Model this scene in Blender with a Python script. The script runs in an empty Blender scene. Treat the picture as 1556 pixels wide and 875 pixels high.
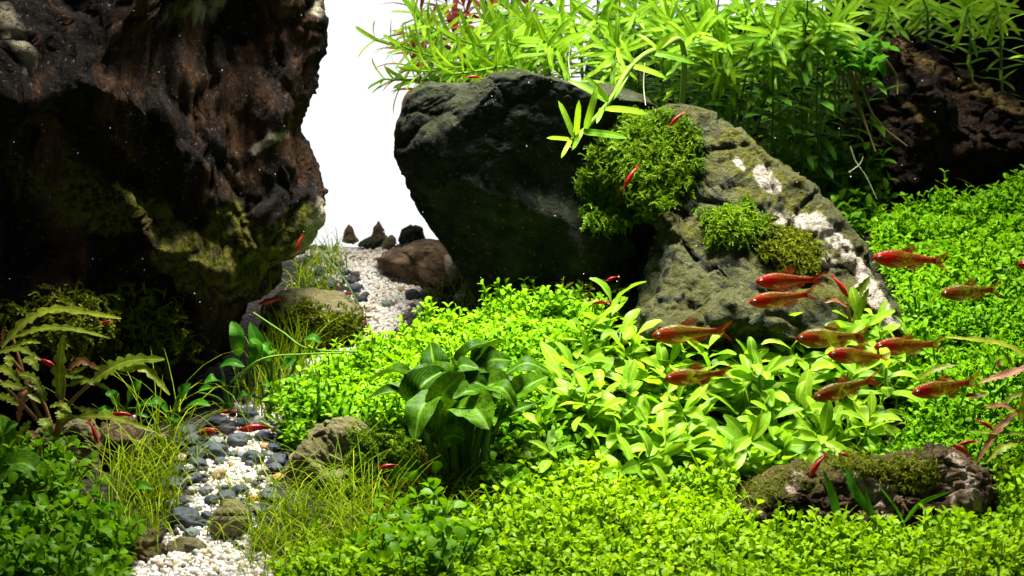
import bpy, bmesh, math, random
import numpy as np
from mathutils import Vector, Matrix
from mathutils.bvhtree import BVHTree

# ------------------------------------------------------------------ camera, light, exposure
# 1 unit = 10 cm (a planted aquarium, about 33 cm of it in view)
sc = bpy.context.scene
sc.unit_settings.scale_length = 0.1
TH = math.radians(6.0)
AIM_Z = 0.90
CAM = np.array([0.0, -8.0, AIM_Z + 8.0 * math.tan(TH)])
FPX = 1556 * (8.0 / math.cos(TH)) / 3.26
cd = bpy.data.cameras.new('camera'); cam = bpy.data.objects.new('camera', cd)
sc.collection.objects.link(cam); sc.camera = cam
cam.location = CAM; cam.rotation_euler = (math.pi / 2 - TH, 0, 0)
cd.sensor_width = 36; cd.lens = 36 * FPX / 1556
cd.clip_start = 0.1; cd.clip_end = 100
cd.dof.use_dof = True; cd.dof.focus_distance = 7.9; cd.dof.aperture_fstop = 5.0

w = bpy.data.worlds.new('World'); sc.world = w; w.use_nodes = True
w.node_tree.nodes['Background'].inputs[0].default_value = (0.75, 0.9, 1.0, 1)
w.node_tree.nodes['Background'].inputs[1].default_value = 0.11

def area(name, loc, sx, sy, power, col, rot=(0, 0, 0), spread=180):
    l = bpy.data.lights.new(name, 'AREA'); l.shape = 'RECTANGLE'; l.size = sx; l.size_y = sy
    l.energy = power; l.color = col; l.spread = math.radians(spread)
    o = bpy.data.objects.new(name, l); sc.collection.objects.link(o)
    o.location = loc; o.rotation_euler = rot
    return o
# the lamp bar over the tank
area('aquarium_lamp', (0.28, -0.06, 5.2), 2.1, 0.60, 186, (1.0, 0.97, 0.90), spread=62)

sc.view_settings.view_transform = 'Standard'; sc.view_settings.look = 'None'
sc.view_settings.exposure = 0.0; sc.view_settings.gamma = 1.0
sc.render.engine = 'CYCLES'
cy = sc.cycles
cy.use_denoising = True
try: cy.denoiser = 'OPENIMAGEDENOISE'
except Exception: pass
cy.max_bounces = 6; cy.diffuse_bounces = 2; cy.glossy_bounces = 2; cy.transmission_bounces = 4; cy.transparent_max_bounces = 8
cy.use_adaptive_sampling = True; cy.adaptive_threshold = 0.015
cy.sample_clamp_indirect = 4.0
cy.caustics_reflective = False; cy.caustics_refractive = False

R = random.Random(11)
rng = np.random.default_rng(11)
FWD = np.array([0, math.cos(TH), -math.sin(TH)]); UPV = np.array([0, math.sin(TH), math.cos(TH)])

def ray(px, py):
    d = FWD + np.array([1.0, 0, 0]) * ((px - 778) / FPX) + UPV * ((437.5 - py) / FPX)
    return d
def P(px, py, Y):
    d = ray(px, py)
    return CAM + d * ((Y - CAM[1]) / d[1])
def PX(p):
    q = np.asarray(p, float) - CAM
    f = q @ FWD
    return np.stack([778 + FPX * q[..., 0] / f, 437.5 - FPX * (q @ UPV) / f], -1)
def unit(v):
    v = np.asarray(v, float); return v / (np.linalg.norm(v, axis=-1, keepdims=True) + 1e-12)

# ------------------------------------------------------------------ numpy noise
def _h(i, j, k, s):
    n = (i * 374761393 + j * 668265263 + k * 1440662683 + s * 1274126177) & 0xffffffff
    n = ((n ^ (n >> 13)) * 1274126177) & 0xffffffff
    n = ((n ^ (n >> 15)) * 2246822519) & 0xffffffff
    return ((n ^ (n >> 16)) & 0xffffff) / 16777215.0
def vnoise(p, s=0):
    f = np.floor(p); i = f.astype(np.int64); t = p - f; t = t * t * (3 - 2 * t)
    r = 0
    for a in (0, 1):
        for b in (0, 1):
            for c in (0, 1):
                wgt = (t[:, 0] if a else 1 - t[:, 0]) * (t[:, 1] if b else 1 - t[:, 1]) * (t[:, 2] if c else 1 - t[:, 2])
                r = r + wgt * _h(i[:, 0] + a, i[:, 1] + b, i[:, 2] + c, s)
    return r * 2 - 1
def fbm(p, o=4, s=0, gain=0.5, ridged=False):
    r = 0; a = 1.0; n = 0
    for k in range(o):
        v = vnoise(p * (2.03 ** k) + 17.3 * k, s + k)
        if ridged: v = 1 - 2 * np.abs(v)
        r = r + a * v; n += a; a *= gain
    return r / n
def facets(p, s=0):
    """chunky planar facets: nearest cell, its random slope and the gap to the next cell"""
    i = np.floor(p).astype(np.int64)
    d1 = np.full(len(p), 9e9); d2 = d1.copy(); val = np.zeros(len(p))
    for a in (-1, 0, 1):
        for b in (-1, 0, 1):
            for c in (-1, 0, 1):
                x, y, z = i[:, 0] + a, i[:, 1] + b, i[:, 2] + c
                q = np.stack([x + _h(x, y, z, s), y + _h(x, y, z, s + 1), z + _h(x, y, z, s + 2)], -1)
                dv = p - q; d = np.sqrt((dv ** 2).sum(-1))
                g = np.stack([_h(x, y, z, s + 3), _h(x, y, z, s + 4), _h(x, y, z, s + 5)], -1) * 2 - 1
                v = (dv * g).sum(-1) + 0.5 * (_h(x, y, z, s + 6) - 0.5)
                m = d < d1
                d2 = np.where(m, d1, np.minimum(d2, d)); val = np.where(m, v, val); d1 = np.where(m, d, d1)
    return val, d2 - d1

# ------------------------------------------------------------------ object helpers
COL = sc.collection
def link(name, data, parent=None):
    o = bpy.data.objects.new(name, data); COL.objects.link(o)
    if parent is not None: o.parent = parent
    return o
def tag(o, label=None, cat=None, group=None, kind=None):
    if label: o['label'] = label
    if cat: o['category'] = cat
    if group: o['group'] = group
    if kind: o['kind'] = kind
    return o
def empty(name, loc):
    o = link(name, None); o.location = loc; o.empty_display_size = 0.05
    return o
def mesh_np(name, V, F, mat, smooth=True, attrs=None, uv=None):
    """V (n,3), F (m,3|4) or a list of such arrays"""
    V = np.ascontiguousarray(V, np.float32)
    Fs = F if isinstance(F, list) else [F]
    me = bpy.data.meshes.new(name)
    me.vertices.add(len(V)); me.vertices.foreach_set('co', V.ravel())
    lv = np.concatenate([f.ravel() for f in Fs]).astype(np.int32)
    ln = np.concatenate([np.full(len(f), f.shape[1]) for f in Fs]).astype(np.int32)
    ls = (np.cumsum(ln) - ln).astype(np.int32)
    me.loops.add(len(lv)); me.loops.foreach_set('vertex_index', lv)
    me.polygons.add(len(ln)); me.polygons.foreach_set('loop_start', ls)
    if smooth: me.polygons.foreach_set('use_smooth', np.ones(len(ln), bool))
    me.update(calc_edges=True)
    for k, a in (attrs or {}).items():
        at = me.attributes.new(k, 'FLOAT', 'POINT'); at.data.foreach_set('value', np.ascontiguousarray(a, np.float32))
    if uv is not None:
        u = me.uv_layers.new(name='UVMap'); u.data.foreach_set('uv', np.ascontiguousarray(uv[lv], np.float32).ravel())
    if mat is not None: me.materials.append(mat)
    return me
def catmull(pts, n):
    pts = np.asarray(pts, float)
    if len(pts) == 2: return pts[0] + (pts[1] - pts[0]) * np.linspace(0, 1, n)[:, None]
    Q = np.vstack([2 * pts[0] - pts[1], pts, 2 * pts[-1] - pts[-2]])
    t = np.linspace(0, len(pts) - 1 - 1e-9, n); i = t.astype(int); f = (t - i)[:, None]
    a, b, c, d = Q[i], Q[i + 1], Q[i + 2], Q[i + 3]
    return 0.5 * (2 * b + (c - a) * f + (2 * a - 5 * b + 4 * c - d) * f ** 2 + (3 * b - a - 3 * c + d) * f ** 3)
def tube(pts, rad, sides=6, cap=True):
    pts = np.asarray(pts, float); n = len(pts); rad = np.broadcast_to(rad, (n,))
    T = unit(np.gradient(pts, axis=0))
    ref = np.array([0.31, 0.17, 0.93]); 
    if abs(unit(pts[-1] - pts[0]) @ unit(ref)) > 0.9: ref = np.array([0.9, 0.2, 0.1])
    A = unit(np.cross(T, ref)); B = np.cross(T, A)
    an = np.arange(sides) * 2 * math.pi / sides
    V = pts[:, None] + rad[:, None, None] * (np.cos(an)[None, :, None] * A[:, None] + np.sin(an)[None, :, None] * B[:, None])
    V = V.reshape(-1, 3)
    F = []
    for i in range(n - 1):
        for j in range(sides):
            k = (j + 1) % sides
            F.append((i * sides + j, i * sides + k, (i + 1) * sides + k, (i + 1) * sides + j))
    F = np.array(F)
    return V, F
class MB:
    def __init__(s): s.V = []; s.F3 = []; s.F4 = []; s.n = 0; s.A = []
    def add(s, V, F, a=0.5):
        F = np.asarray(F)
        (s.F3 if F.shape[1] == 3 else s.F4).append(F + s.n)
        s.V.append(V); s.A.append(np.full(len(V), a)); s.n += len(V)
        return s
    def mesh(s, name, mat, smooth=True):
        Fs = []
        if s.F4: Fs.append(np.concatenate(s.F4))
        if s.F3: Fs.append(np.concatenate(s.F3))
        return mesh_np(name, np.concatenate(s.V), Fs, mat, smooth, {'rnd': np.concatenate(s.A)})

# ------------------------------------------------------------------ materials
def new_mat(name):
    m = bpy.data.materials.new(name); m.use_nodes = True
    nt = m.node_tree; nt.nodes.clear()
    out = nt.nodes.new('ShaderNodeOutputMaterial')
    return m, nt, out
def nd(nt, typ, **kw):
    n = nt.nodes.new(typ)
    for k, v in kw.items():
        if k.startswith('i_'): 
            key = k[2:]; key = int(key) if key.isdigit() else key
            if isinstance(v, bpy.types.NodeSocket): nt.links.new(v, n.inputs[key])
            else: n.inputs[key].default_value = v
        else: setattr(n, k, v)
    return n
def c4(c): return (c[0], c[1], c[2], 1)
def mixc(nt, f, a, b, bt='MIX'):
    n = nt.nodes.new('ShaderNodeMix'); n.data_type = 'RGBA'; n.blend_type = bt
    for s, v in ((n.inputs[0], f), (n.inputs[6], a), (n.inputs[7], b)):
        if isinstance(v, bpy.types.NodeSocket): nt.links.new(v, s)
        else: s.default_value = v if not isinstance(v, tuple) or len(v) == 4 else c4(v)
    return n.outputs[2]
def ramp(nt, x, stops):
    n = nt.nodes.new('ShaderNodeValToRGB'); nt.links.new(x, n.inputs[0])
    e = n.color_ramp.elements
    while len(e) > 1: e.remove(e[0])
    e[0].position = stops[0][0]; e[0].color = stops[0][1] if len(stops[0][1]) == 4 else c4(stops[0][1])
    for p, c in stops[1:]:
        q = e.new(p); q.color = c if len(c) == 4 else c4(c)
    return n.outputs[0]
def leaf_mat(name, dark, light, trans=None, tf=0.42, rough=0.42, src='attr', rib=None, speck=0.25, scale=60, spec=0.12, bump=0.15, old=None):
    m, nt, out = new_mat(name)
    if src == 'attr': r = nd(nt, 'ShaderNodeAttribute', attribute_name='rnd').outputs['Fac']
    else: r = nd(nt, 'ShaderNodeObjectInfo').outputs['Random']
    col = mixc(nt, r, dark, light)
    if old:   # a few leaves are browned or yellowed
        col = mixc(nt, ramp(nt, r, [(0.93, (0, 0, 0)), (0.97, (1, 1, 1))]), col, old)
    tc = nd(nt, 'ShaderNodeTexCoord')
    nz = nd(nt, 'ShaderNodeTexNoise', i_Vector=tc.outputs['Object'], i_Scale=scale, i_Detail=4.0, i_Roughness=0.65)
    v = ramp(nt, nz.outputs[0], [(0.3, (1 - speck,) * 3), (0.7, (1 + speck,) * 3)])
    col = mixc(nt, 1.0, col, v, 'MULTIPLY')
    if rib:
        uv = nd(nt, 'ShaderNodeSeparateXYZ', i_0=tc.outputs['UV'])
        a = nd(nt, 'ShaderNodeMath', operation='ABSOLUTE', i_0=nd(nt, 'ShaderNodeMath', operation='SUBTRACT', i_0=uv.outputs[0], i_1=0.5).outputs[0])
        f = ramp(nt, a.outputs[0], [(0.02, (0.75,) * 3), (0.07, (0, 0, 0))])
        # side veins
        s1 = nd(nt, 'ShaderNodeMath', operation='MULTIPLY_ADD', i_0=a.outputs[0], i_1=-1.1, i_2=uv.outputs[1])
        s2 = nd(nt, 'ShaderNodeMath', operation='SINE', i_0=nd(nt, 'ShaderNodeMath', operation='MULTIPLY', i_0=s1.outputs[0], i_1=58.0).outputs[0])
        f2 = ramp(nt, s2.outputs[0], [(0.75, (0, 0, 0)), (1.0, (0.28,) * 3)])
        f = mixc(nt, 1.0, f, f2, 'LIGHTEN')
        col = mixc(nt, f, col, rib)
    p = nd(nt, 'ShaderNodeBsdfPrincipled', i_Roughness=rough)
    p.inputs['Specular IOR Level'].default_value = spec
    nt.links.new(col, p.inputs['Base Color'])
    if bump:
        b = nd(nt, 'ShaderNodeBump', i_Strength=bump, i_Distance=0.01, i_Height=nz.outputs[0]); nt.links.new(b.outputs[0], p.inputs['Normal'])
    t = nd(nt, 'ShaderNodeBsdfTranslucent')
    tcol = mixc(nt, 1.0, col, trans or (1.3, 1.25, 0.5), 'MULTIPLY')
    nt.links.new(tcol, t.inputs[0])
    mx = nd(nt, 'ShaderNodeMixShader', i_0=tf, i_1=p.outputs[0], i_2=t.outputs[0])
    nt.links.new(mx.outputs[0], out.inputs[0])
    return m
def rock_mat(name, cols, scale=6.0, bump=0.5, algae=(0.10, 0.12, 0.015), quartz=(0.72, 0.62, 0.5), rough=0.75, speck=(0.35, 0.32, 0.26), speckamt=0.3, stretch=(1, 1, 1), topalg=0.0):
    m, nt, out = new_mat(name)
    tc = nd(nt, 'ShaderNodeTexCoord'); mp = nd(nt, 'ShaderNodeMapping', i_Vector=tc.outputs['Object']); mp.inputs['Scale'].default_value = stretch
    n1 = nd(nt, 'ShaderNodeTexNoise', i_Vector=mp.outputs[0], i_Scale=scale, i_Detail=8.0, i_Roughness=0.62, i_Distortion=0.6)
    n2 = nd(nt, 'ShaderNodeTexNoise', i_Vector=mp.outputs[0], i_Scale=scale * 7, i_Detail=6.0, i_Roughness=0.7)
    col = ramp(nt, n1.outputs[0], [(0.3 + 0.4 * i / max(1, len(cols) - 1), c) for i, c in enumerate(cols)])
    col = mixc(nt, 1.0, col, ramp(nt, n2.outputs[0], [(0.3, (0.45,) * 3), (0.72, (1.5,) * 3)]), 'MULTIPLY')
    vo = nd(nt, 'ShaderNodeTexNoise', i_Vector=tc.outputs['Object'], i_Scale=scale * 22, i_Detail=2.0)
    col = mixc(nt, ramp(nt, vo.outputs[0], [(0.64, (0, 0, 0)), (0.70, (speckamt,) * 3)]), col, speck)
    aa = nd(nt, 'ShaderNodeAttribute', attribute_name='algae').outputs['Fac']
    ac = mixc(nt, n2.outputs[0], tuple(x * 0.35 for x in algae), tuple(x * 1.5 for x in algae))
    if topalg:
        g = nd(nt, 'ShaderNodeNewGeometry'); sp = nd(nt, 'ShaderNodeSeparateXYZ', i_0=g.outputs['Normal'])
        u = nd(nt, 'ShaderNodeMath', operation='MULTIPLY_ADD', i_0=n1.outputs[0], i_1=1.6, i_2=sp.outputs[2])
        tf = ramp(nt, nd(nt, 'ShaderNodeMath', operation='MULTIPLY', i_0=u.outputs[0], i_1=0.5).outputs[0], [(0.45, (0, 0, 0)), (0.65, (topalg,) * 3)])
        col = mixc(nt, tf, col, ac)
    n3 = nd(nt, 'ShaderNodeTexNoise', i_Vector=tc.outputs['Object'], i_Scale=38.0, i_Detail=6.0, i_Roughness=0.7)
    af = nd(nt, 'ShaderNodeMath', operation='MULTIPLY', i_0=aa, i_1=ramp(nt, n3.outputs[0], [(0.42, (0.12,) * 3), (0.56, (0.95,) * 3)]))
    col = mixc(nt, af.outputs[0], col, ac)
    qa = nd(nt, 'ShaderNodeAttribute', attribute_name='quartz').outputs['Fac']
    qf = nd(nt, 'ShaderNodeMath', operation='MULTIPLY', i_0=qa, i_1=ramp(nt, n3.outputs[0], [(0.36, (0.15,) * 3), (0.48, (1.0,) * 3)]))
    qc = mixc(nt, n2.outputs[0], tuple(x * 0.7 for x in quartz), tuple(min(1, x * 1.2) for x in quartz))
    col = mixc(nt, qf.outputs[0], col, qc)
    p = nd(nt, 'ShaderNodeBsdfPrincipled', i_Roughness=rough); p.inputs['Specular IOR Level'].default_value = 0.08
    nt.links.new(col, p.inputs['Base Color'])
    h = nd(nt, 'ShaderNodeMath', operation='MULTIPLY_ADD', i_0=n2.outputs[0], i_1=0.5, i_2=n1.outputs[0])
    b = nd(nt, 'ShaderNodeBump', i_Strength=bump, i_Distance=0.06, i_Height=h.outputs[0]); nt.links.new(b.outputs[0], p.inputs['Normal'])
    nt.links.new(p.outputs[0], out.inputs[0])
    return m
def simple_mat(name, col, rough=0.5, spec=0.15, var=0.3, scale=40.0, tf=0.0, transp=0.0, obj_rand=0.0):
    m, nt, out = new_mat(name)
    tc = nd(nt, 'ShaderNodeTexCoord')
    n = nd(nt, 'ShaderNodeTexNoise', i_Vector=tc.outputs['Object'], i_Scale=scale, i_Detail=5.0, i_Roughness=0.65)
    c = mixc(nt, n.outputs[0], tuple(x * (1 - var) for x in col), tuple(min(1, x * (1 + var)) for x in col))
    if obj_rand:
        r = nd(nt, 'ShaderNodeObjectInfo').outputs['Random']
        c = mixc(nt, 1.0, c, ramp(nt, r, [(0, (1 - obj_rand,) * 3), (1, (1 + obj_rand,) * 3)]), 'MULTIPLY')
    p = nd(nt, 'ShaderNodeBsdfPrincipled', i_Roughness=rough); p.inputs['Specular IOR Level'].default_value = spec
    nt.links.new(c, p.inputs['Base Color']); sh = p.outputs[0]
    b = nd(nt, 'ShaderNodeBump', i_Strength=0.25, i_Distance=0.01, i_Height=n.outputs[0]); nt.links.new(b.outputs[0], p.inputs['Normal'])
    if tf:
        t = nd(nt, 'ShaderNodeBsdfTranslucent'); nt.links.new(c, t.inputs[0])
        sh = nd(nt, 'ShaderNodeMixShader', i_0=tf, i_1=sh, i_2=t.outputs[0]).outputs[0]
    if transp:
        t = nd(nt, 'ShaderNodeBsdfTransparent')
        sh = nd(nt, 'ShaderNodeMixShader', i_0=transp, i_1=sh, i_2=t.outputs[0]).outputs[0]
    nt.links.new(sh, out.inputs[0])
    return m

# ------------------------------------------------------------------ the setting: backlit sheet, substrate
m, nt, out = new_mat('backlit_sheet')
e = nd(nt, 'ShaderNodeEmission', i_0=(0.985, 0.99, 1.0, 1), i_1=1.1); nt.links.new(e.outputs[0], out.inputs[0])
bd = MB().add(np.array([[-6, 3.0, -1.5], [6, 3.0, -1.5], [6, 3.0, 5.5], [-6, 3.0, 5.5], [-6, 3.05, -1.5], [6, 3.05, -1.5], [6, 3.05, 5.5], [-6, 3.05, 5.5]], float),
              [(0, 1, 2, 3), (5, 4, 7, 6), (0, 3, 7, 4), (1, 5, 6, 2), (3, 2, 6, 7), (0, 4, 5, 1)])
tag(link('backdrop', bd.mesh('backdrop', m, False)), kind='structure')

CP = [(0, 893, -1.2), (320, 893, -1.2), (700, 893, -1.2), (1100, 893, -1.2), (1556, 893, -1.2), (1800, 880, -1.2), (-300, 880, -1.2),
      (320, 850, -1.0), (350, 740, -.52), (380, 645, -.05), (430, 570, .4), (520, 495, .9), (570, 432, 1.4), (545, 378, 1.95), (640, 392, 2.3), (470, 392, 2.3), (640, 374, 1.95), (480, 376, 1.95),
      (100, 770, -.6), (0, 655, .1), (230, 610, .3), (200, 550, .8), (0, 500, 1.2), (-300, 640, .2), (-300, 480, 1.4),
      (700, 500, .5), (620, 530, .3), (470, 640, .0), (560, 580, .1), (600, 640, -.15), (690, 730, -.45), (900, 700, -.4), (900, 570, .1), (860, 500, .5), (1000, 510, .35),
      (1100, 570, .1), (1250, 720, -.45), (1250, 805, -.85), (1450, 805, -.85), (1450, 660, -.35), (1400, 515, .25), (1450, 430, .62), (1530, 312, 1.15), (1400, 365, .95),
      (1300, 352, 1.15), (1250, 285, 1.9), (1100, 280, 1.9), (1500, 285, 1.9), (950, 290, 1.9), (800, 335, 1.9), (1800, 300, 1.2), (1800, 650, -.3), (1800, 270, 1.9),
      (0, 430, 1.9), (300, 420, 1.9), (1100, 300, 2.6), (800, 390, 2.6), (550, 430, 2.6), (200, 440, 2.6), (1500, 280, 2.6), (700, 350, 1.9), (760, 480, 1.0)]
cpw = np.array([P(*c) for c in CP])
def _tps(r2): return r2 * np.log(r2 + 1e-9)
_n = len(cpw); _K = _tps(((cpw[:, None, :2] - cpw[None, :, :2]) ** 2).sum(-1)) + np.eye(_n) * 0.02
_A = np.zeros((_n + 3, _n + 3)); _A[:_n, :_n] = _K; _A[:_n, _n] = 1; _A[:_n, _n + 1:] = cpw[:, :2]; _A[_n:, :_n] = _A[:_n, _n:].T
_W = np.linalg.solve(_A, np.concatenate([cpw[:, 2], [0, 0, 0]]))
def gz(x, y):
    x = np.atleast_1d(np.asarray(x, float)); y = np.atleast_1d(np.asarray(y, float))
    r2 = (x[:, None] - cpw[None, :, 0]) ** 2 + (y[:, None] - cpw[None, :, 1]) ** 2
    z = _tps(r2) @ _W[:_n] + _W[_n] + x * _W[_n + 1] + y * _W[_n + 2]
    q = np.stack([x * 5, y * 5, 0 * x], -1)
    return z + 0.012 * fbm(q, 3, 5)
NX, NY = 260, 210
gx = np.linspace(-2.9, 2.9, NX); gy = np.linspace(-1.45, 2.95, NY)
GX, GY = np.meshgrid(gx, gy); TZ = gz(GX.ravel(), GY.ravel())
TV = np.stack([GX.ravel(), GY.ravel(), TZ], -1)
ii = (np.arange(NY - 1)[:, None] * NX + np.arange(NX - 1)[None]).ravel()
TF = np.stack([ii, ii + 1, ii + NX + 1, ii + NX], -1)
# skirt so that the bed is a solid body
TBVH = BVHTree.FromPolygons(TV.tolist(), TF.tolist())
# white gravel path runs along this line (px, py on the bed)
PATH = [(275, 905, 66), (312, 850, 62), (334, 780, 46), (356, 720, 50), (380, 660, 42), (415, 590, 30), (490, 530, 34), (572, 490, 54), (592, 450, 48), (565, 400, 46), (540, 372, 66)]
def path_d(pxy):
    """signed: < 0 inside the gravel path (in units of half-width)"""
    pp = np.array(PATH, float); best = np.full(len(pxy), 9.0)
    for a, b in zip(pp[:-1], pp[1:]):
        ab = b[:2] - a[:2]; t = np.clip(((pxy - a[:2]) @ ab) / (ab @ ab), 0, 1)
        d = np.linalg.norm(pxy - (a[:2] + t[:, None] * ab), axis=1) / (a[2] + t * (b[2] - a[2]))
        best = np.minimum(best, d)
    return best - 1
tpx = PX(TV); pd = path_d(tpx) + 0.25 * fbm(TV * 7, 3, 9)
sand = np.clip(0.5 - pd * 4, 0, 1)
far = np.clip((TV[:, 1] - 1.75) * 5, 0, 1) * (tpx[:, 0] < 700)
sand = np.maximum(sand, far)
m, nt, out = new_mat('substrate')
tc = nd(nt, 'ShaderNodeTexCoord')
vo = nd(nt, 'ShaderNodeTexVoronoi', i_Vector=tc.outputs['Object'], i_Scale=55.0)
c_s = mixc(nt, vo.outputs['Color'], (0.028, 0.02, 0.012), (0.008, 0.006, 0.004))
c_w = mixc(nt, vo.outputs['Color'], (0.78, 0.75, 0.68), (0.6, 0.56, 0.47))
at = nd(nt, 'ShaderNodeAttribute', attribute_name='sand')
p = nd(nt, 'ShaderNodeBsdfPrincipled', i_Roughness=0.9); nt.links.new(mixc(nt, at.outputs['Fac'], c_s, c_w), p.inputs['Base Color'])
b = nd(nt, 'ShaderNodeBump', i_Strength=0.9, i_Distance=0.03, i_Height=vo.outputs['Distance']); b.invert = True
nt.links.new(b.outputs[0], p.inputs['Normal']); nt.links.new(p.outputs[0], out.inputs[0])
M_SUB = m
rim = np.concatenate([np.arange(NX), np.arange(1, NY) * NX + NX - 1, (NY - 1) * NX + np.arange(NX - 2, -1, -1), np.arange(NY - 2, 0, -1) * NX])
low = TV[rim].copy(); low[:, 2] = -0.4
nr = len(rim); k0 = len(TV); j = np.arange(nr); jn = (j + 1) % nr
SK = np.stack([rim[j], k0 + j, k0 + jn, rim[jn]], -1)
tag(link('ground', mesh_np('ground', np.vstack([TV, low]), np.vstack([TF, SK]), M_SUB, True, {'sand': np.concatenate([sand, np.zeros(nr)])})), kind='structure')

def hit(px, py, bvh=TBVH):
    d = Vector(ray(px, py)).normalized()
    h = bvh.ray_cast(Vector(CAM), d, 100)
    return (np.array(h[0]), np.array(h[1])) if h[0] is not None else (None, None)
def ground(px, py):
    q, n = hit(px, py)
    if q is None: q = P(px, py, 0); 
    return q
def gp(px, Y):
    """a bed point under column px at depth Y"""
    x = (px - 778) / FPX * (Y - CAM[1]) / math.cos(TH)
    return np.array([x, Y, gz(x, Y)[0]])
def inpoly(pts, poly):
    x, y = pts[:, 0], pts[:, 1]; r = np.zeros(len(pts), bool); n = len(poly)
    for i in range(n):
        (x1, y1), (x2, y2) = poly[i], poly[(i + 1) % n]
        c = ((y1 > y) != (y2 > y)) & (x < (x2 - x1) * (y - y1) / (y2 - y1 + 1e-12) + x1)
        r ^= c
    return r

# ------------------------------------------------------------------ rocks
_ico = {}
def ico(s):
    if s not in _ico:
        bm = bmesh.new(); bmesh.ops.create_icosphere(bm, subdivisions=s, radius=1)
        bm.verts.ensure_lookup_table()
        _ico[s] = (np.array([v.co[:] for v in bm.verts]), np.array([[v.index for v in f.verts] for f in bm.faces])); bm.free()
    return _ico[s]
def seg_px(pxy, line):
    """distance in px to a polyline with (x, y, halfwidth); returns d / halfwidth"""
    best = np.full(len(pxy), 99.0); L = np.array(line, float)
    for a, b in zip(L[:-1], L[1:]):
        ab = b[:2] - a[:2]; t = np.clip(((pxy - a[:2]) @ ab) / (ab @ ab), 0, 1)
        best = np.minimum(best, np.linalg.norm(pxy - (a[:2] + t[:, None] * ab), axis=1) / (a[2] + t * (b[2] - a[2])))
    return best
ROCKS = {}
def rock(name, outline, ctr, Y, df, db, mat, sub=6, pw=2.6, cuts=(), disp=0.03, fac=(0.06, 4.0), grain=0.012, seed=0, aniso=(1, 1, 1), shear=0.0, chips=0, chip=0.04, chipr=0.5, strata=0.0, crack=0.0, crf=4.0,
         algae=None, quartz=None, label=None, cat='rock', group=None, key=None, rad=0.6, smooth=True):
    D, F = ico(sub)
    poly = np.array(outline, float)
    W = np.array([P(a, b, Y) for a, b in poly]); C = P(ctr[0], ctr[1], Y)
    q = W[:, [0, 2]] - C[[0, 2]]
    u = np.arctan2(D[:, 2], D[:, 0]); du = np.stack([np.cos(u), np.sin(u)], -1)
    r = np.full(len(D), 1e-3)
    for i in range(len(q)):
        a, b = q[i], q[(i + 1) % len(q)]; e = b - a
        den = du[:, 0] * e[1] - du[:, 1] * e[0]; den = np.where(np.abs(den) < 1e-12, 1e-12, den)
        t = (a[0] * e[1] - a[1] * e[0]) / den
        s = (a[0] * du[:, 1] - a[1] * du[:, 0]) / den
        ok = (s >= -1e-6) & (s <= 1 + 1e-6) & (t > 0)
        r = np.where(ok, np.maximum(r, t), r)
    s = -D[:, 1]
    rho = (1 - np.abs(s) ** pw) ** (1 / pw)
    V = np.stack([C[0] + r * rho * du[:, 0], Y - np.where(s > 0, df, db) * s, C[2] + r * rho * du[:, 1]], -1)
    V[:, 1] += shear * (V[:, 2] - C[2])
    for n, d in cuts:          # planes that break the stone into faces (point given as photo pixel + depth)
        n = unit(n); d = n @ (P(*d) if len(d) == 3 else np.array(d)); k = V @ n - d
        V = V - np.maximum(k, 0)[:, None] * n * 0.94
    g_c = np.random.default_rng(seed + 900); V0 = V.copy()
    for k in range(chips):     # flakes broken off: local flat faces
        Nn = vnormals(V, F); i = g_c.integers(len(V)); 
        if Nn[i, 1] > 0.5: continue
        n = unit(Nn[i] + g_c.normal(0, .38, 3)); rr = chipr * g_c.uniform(.5, 1.2)
        dist = np.linalg.norm(V - V[i], axis=1); wl = np.clip((rr - dist) / (.25 * rr), 0, 1)
        kk = V @ n - (n @ V[i] - chip * g_c.uniform(.3, 1.2))
        V = V - (np.clip(kk, 0, chip * 2.5) * wl)[:, None] * n * .95
    if chips:
        dv = V - V0; dl = np.linalg.norm(dv, axis=1); lim = chip * (0.45 + 2.2 * np.clip((s - .15) * 2.2, 0, 1))
        V = V0 + dv * (np.minimum(dl, lim) / (dl + 1e-9))[:, None]
    # outward normals, then relief
    N = vnormals(V, F)
    A = np.array(aniso)
    edge = np.clip(1 - np.abs(s), 0.25, 1)
    fv, fg = facets(V * fac[1] * A + seed * 7.7 + 0.15 * fbm(V * 3, 2, seed)[:, None], seed)
    h = disp * fbm(V * 2.6 * A + seed, 4, seed) + fac[0] * fv * 0.6 - 0.35 * fac[0] * np.exp(-(fg / 0.05) ** 2)
    fv2, fg2 = facets(V * fac[1] * 3.1 * A + seed * 3.1, seed + 20)
    h = h + fac[0] * 0.28 * fv2 - 0.14 * fac[0] * np.exp(-(fg2 / 0.08) ** 2) + grain * fbm(V * 16 * A, 4, seed + 3, 0.6)
    if crack:
        pw_ = V * crf * A + .35 * np.stack([fbm(V * 4 + 3 * k_, 3, seed + 60 + k_) for k_ in range(3)], -1)
        _, g1 = facets(pw_, seed + 61); _, g2 = facets(pw_ * 2.3 + 5, seed + 62)
        md = np.clip(.55 + 1.1 * fbm(V * 3, 2, seed + 63), 0, 1.2)
        h = h - crack * md * np.exp(-(g1 / .045) ** 2) - .5 * crack * (1.2 - md) * np.exp(-(g2 / .06) ** 2)
    if strata: h = h + strata * fbm(V * np.array([20, 20, 2.6]) + 1.2 * fbm(V * 2.5, 2, 77)[:, None], 4, seed + 9, .6, True) * np.clip(.5 + 1.2 * fbm(V * 2, 2, 31), .1, 1.2)
    V = V + N * h[:, None]
    pxy = PX(V); nz = fbm(V * 9, 4, seed + 50, 0.6); front = (N[:, 1] < 0.35)
    at = {'algae': np.zeros(len(V)), 'quartz': np.zeros(len(V))}
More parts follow.
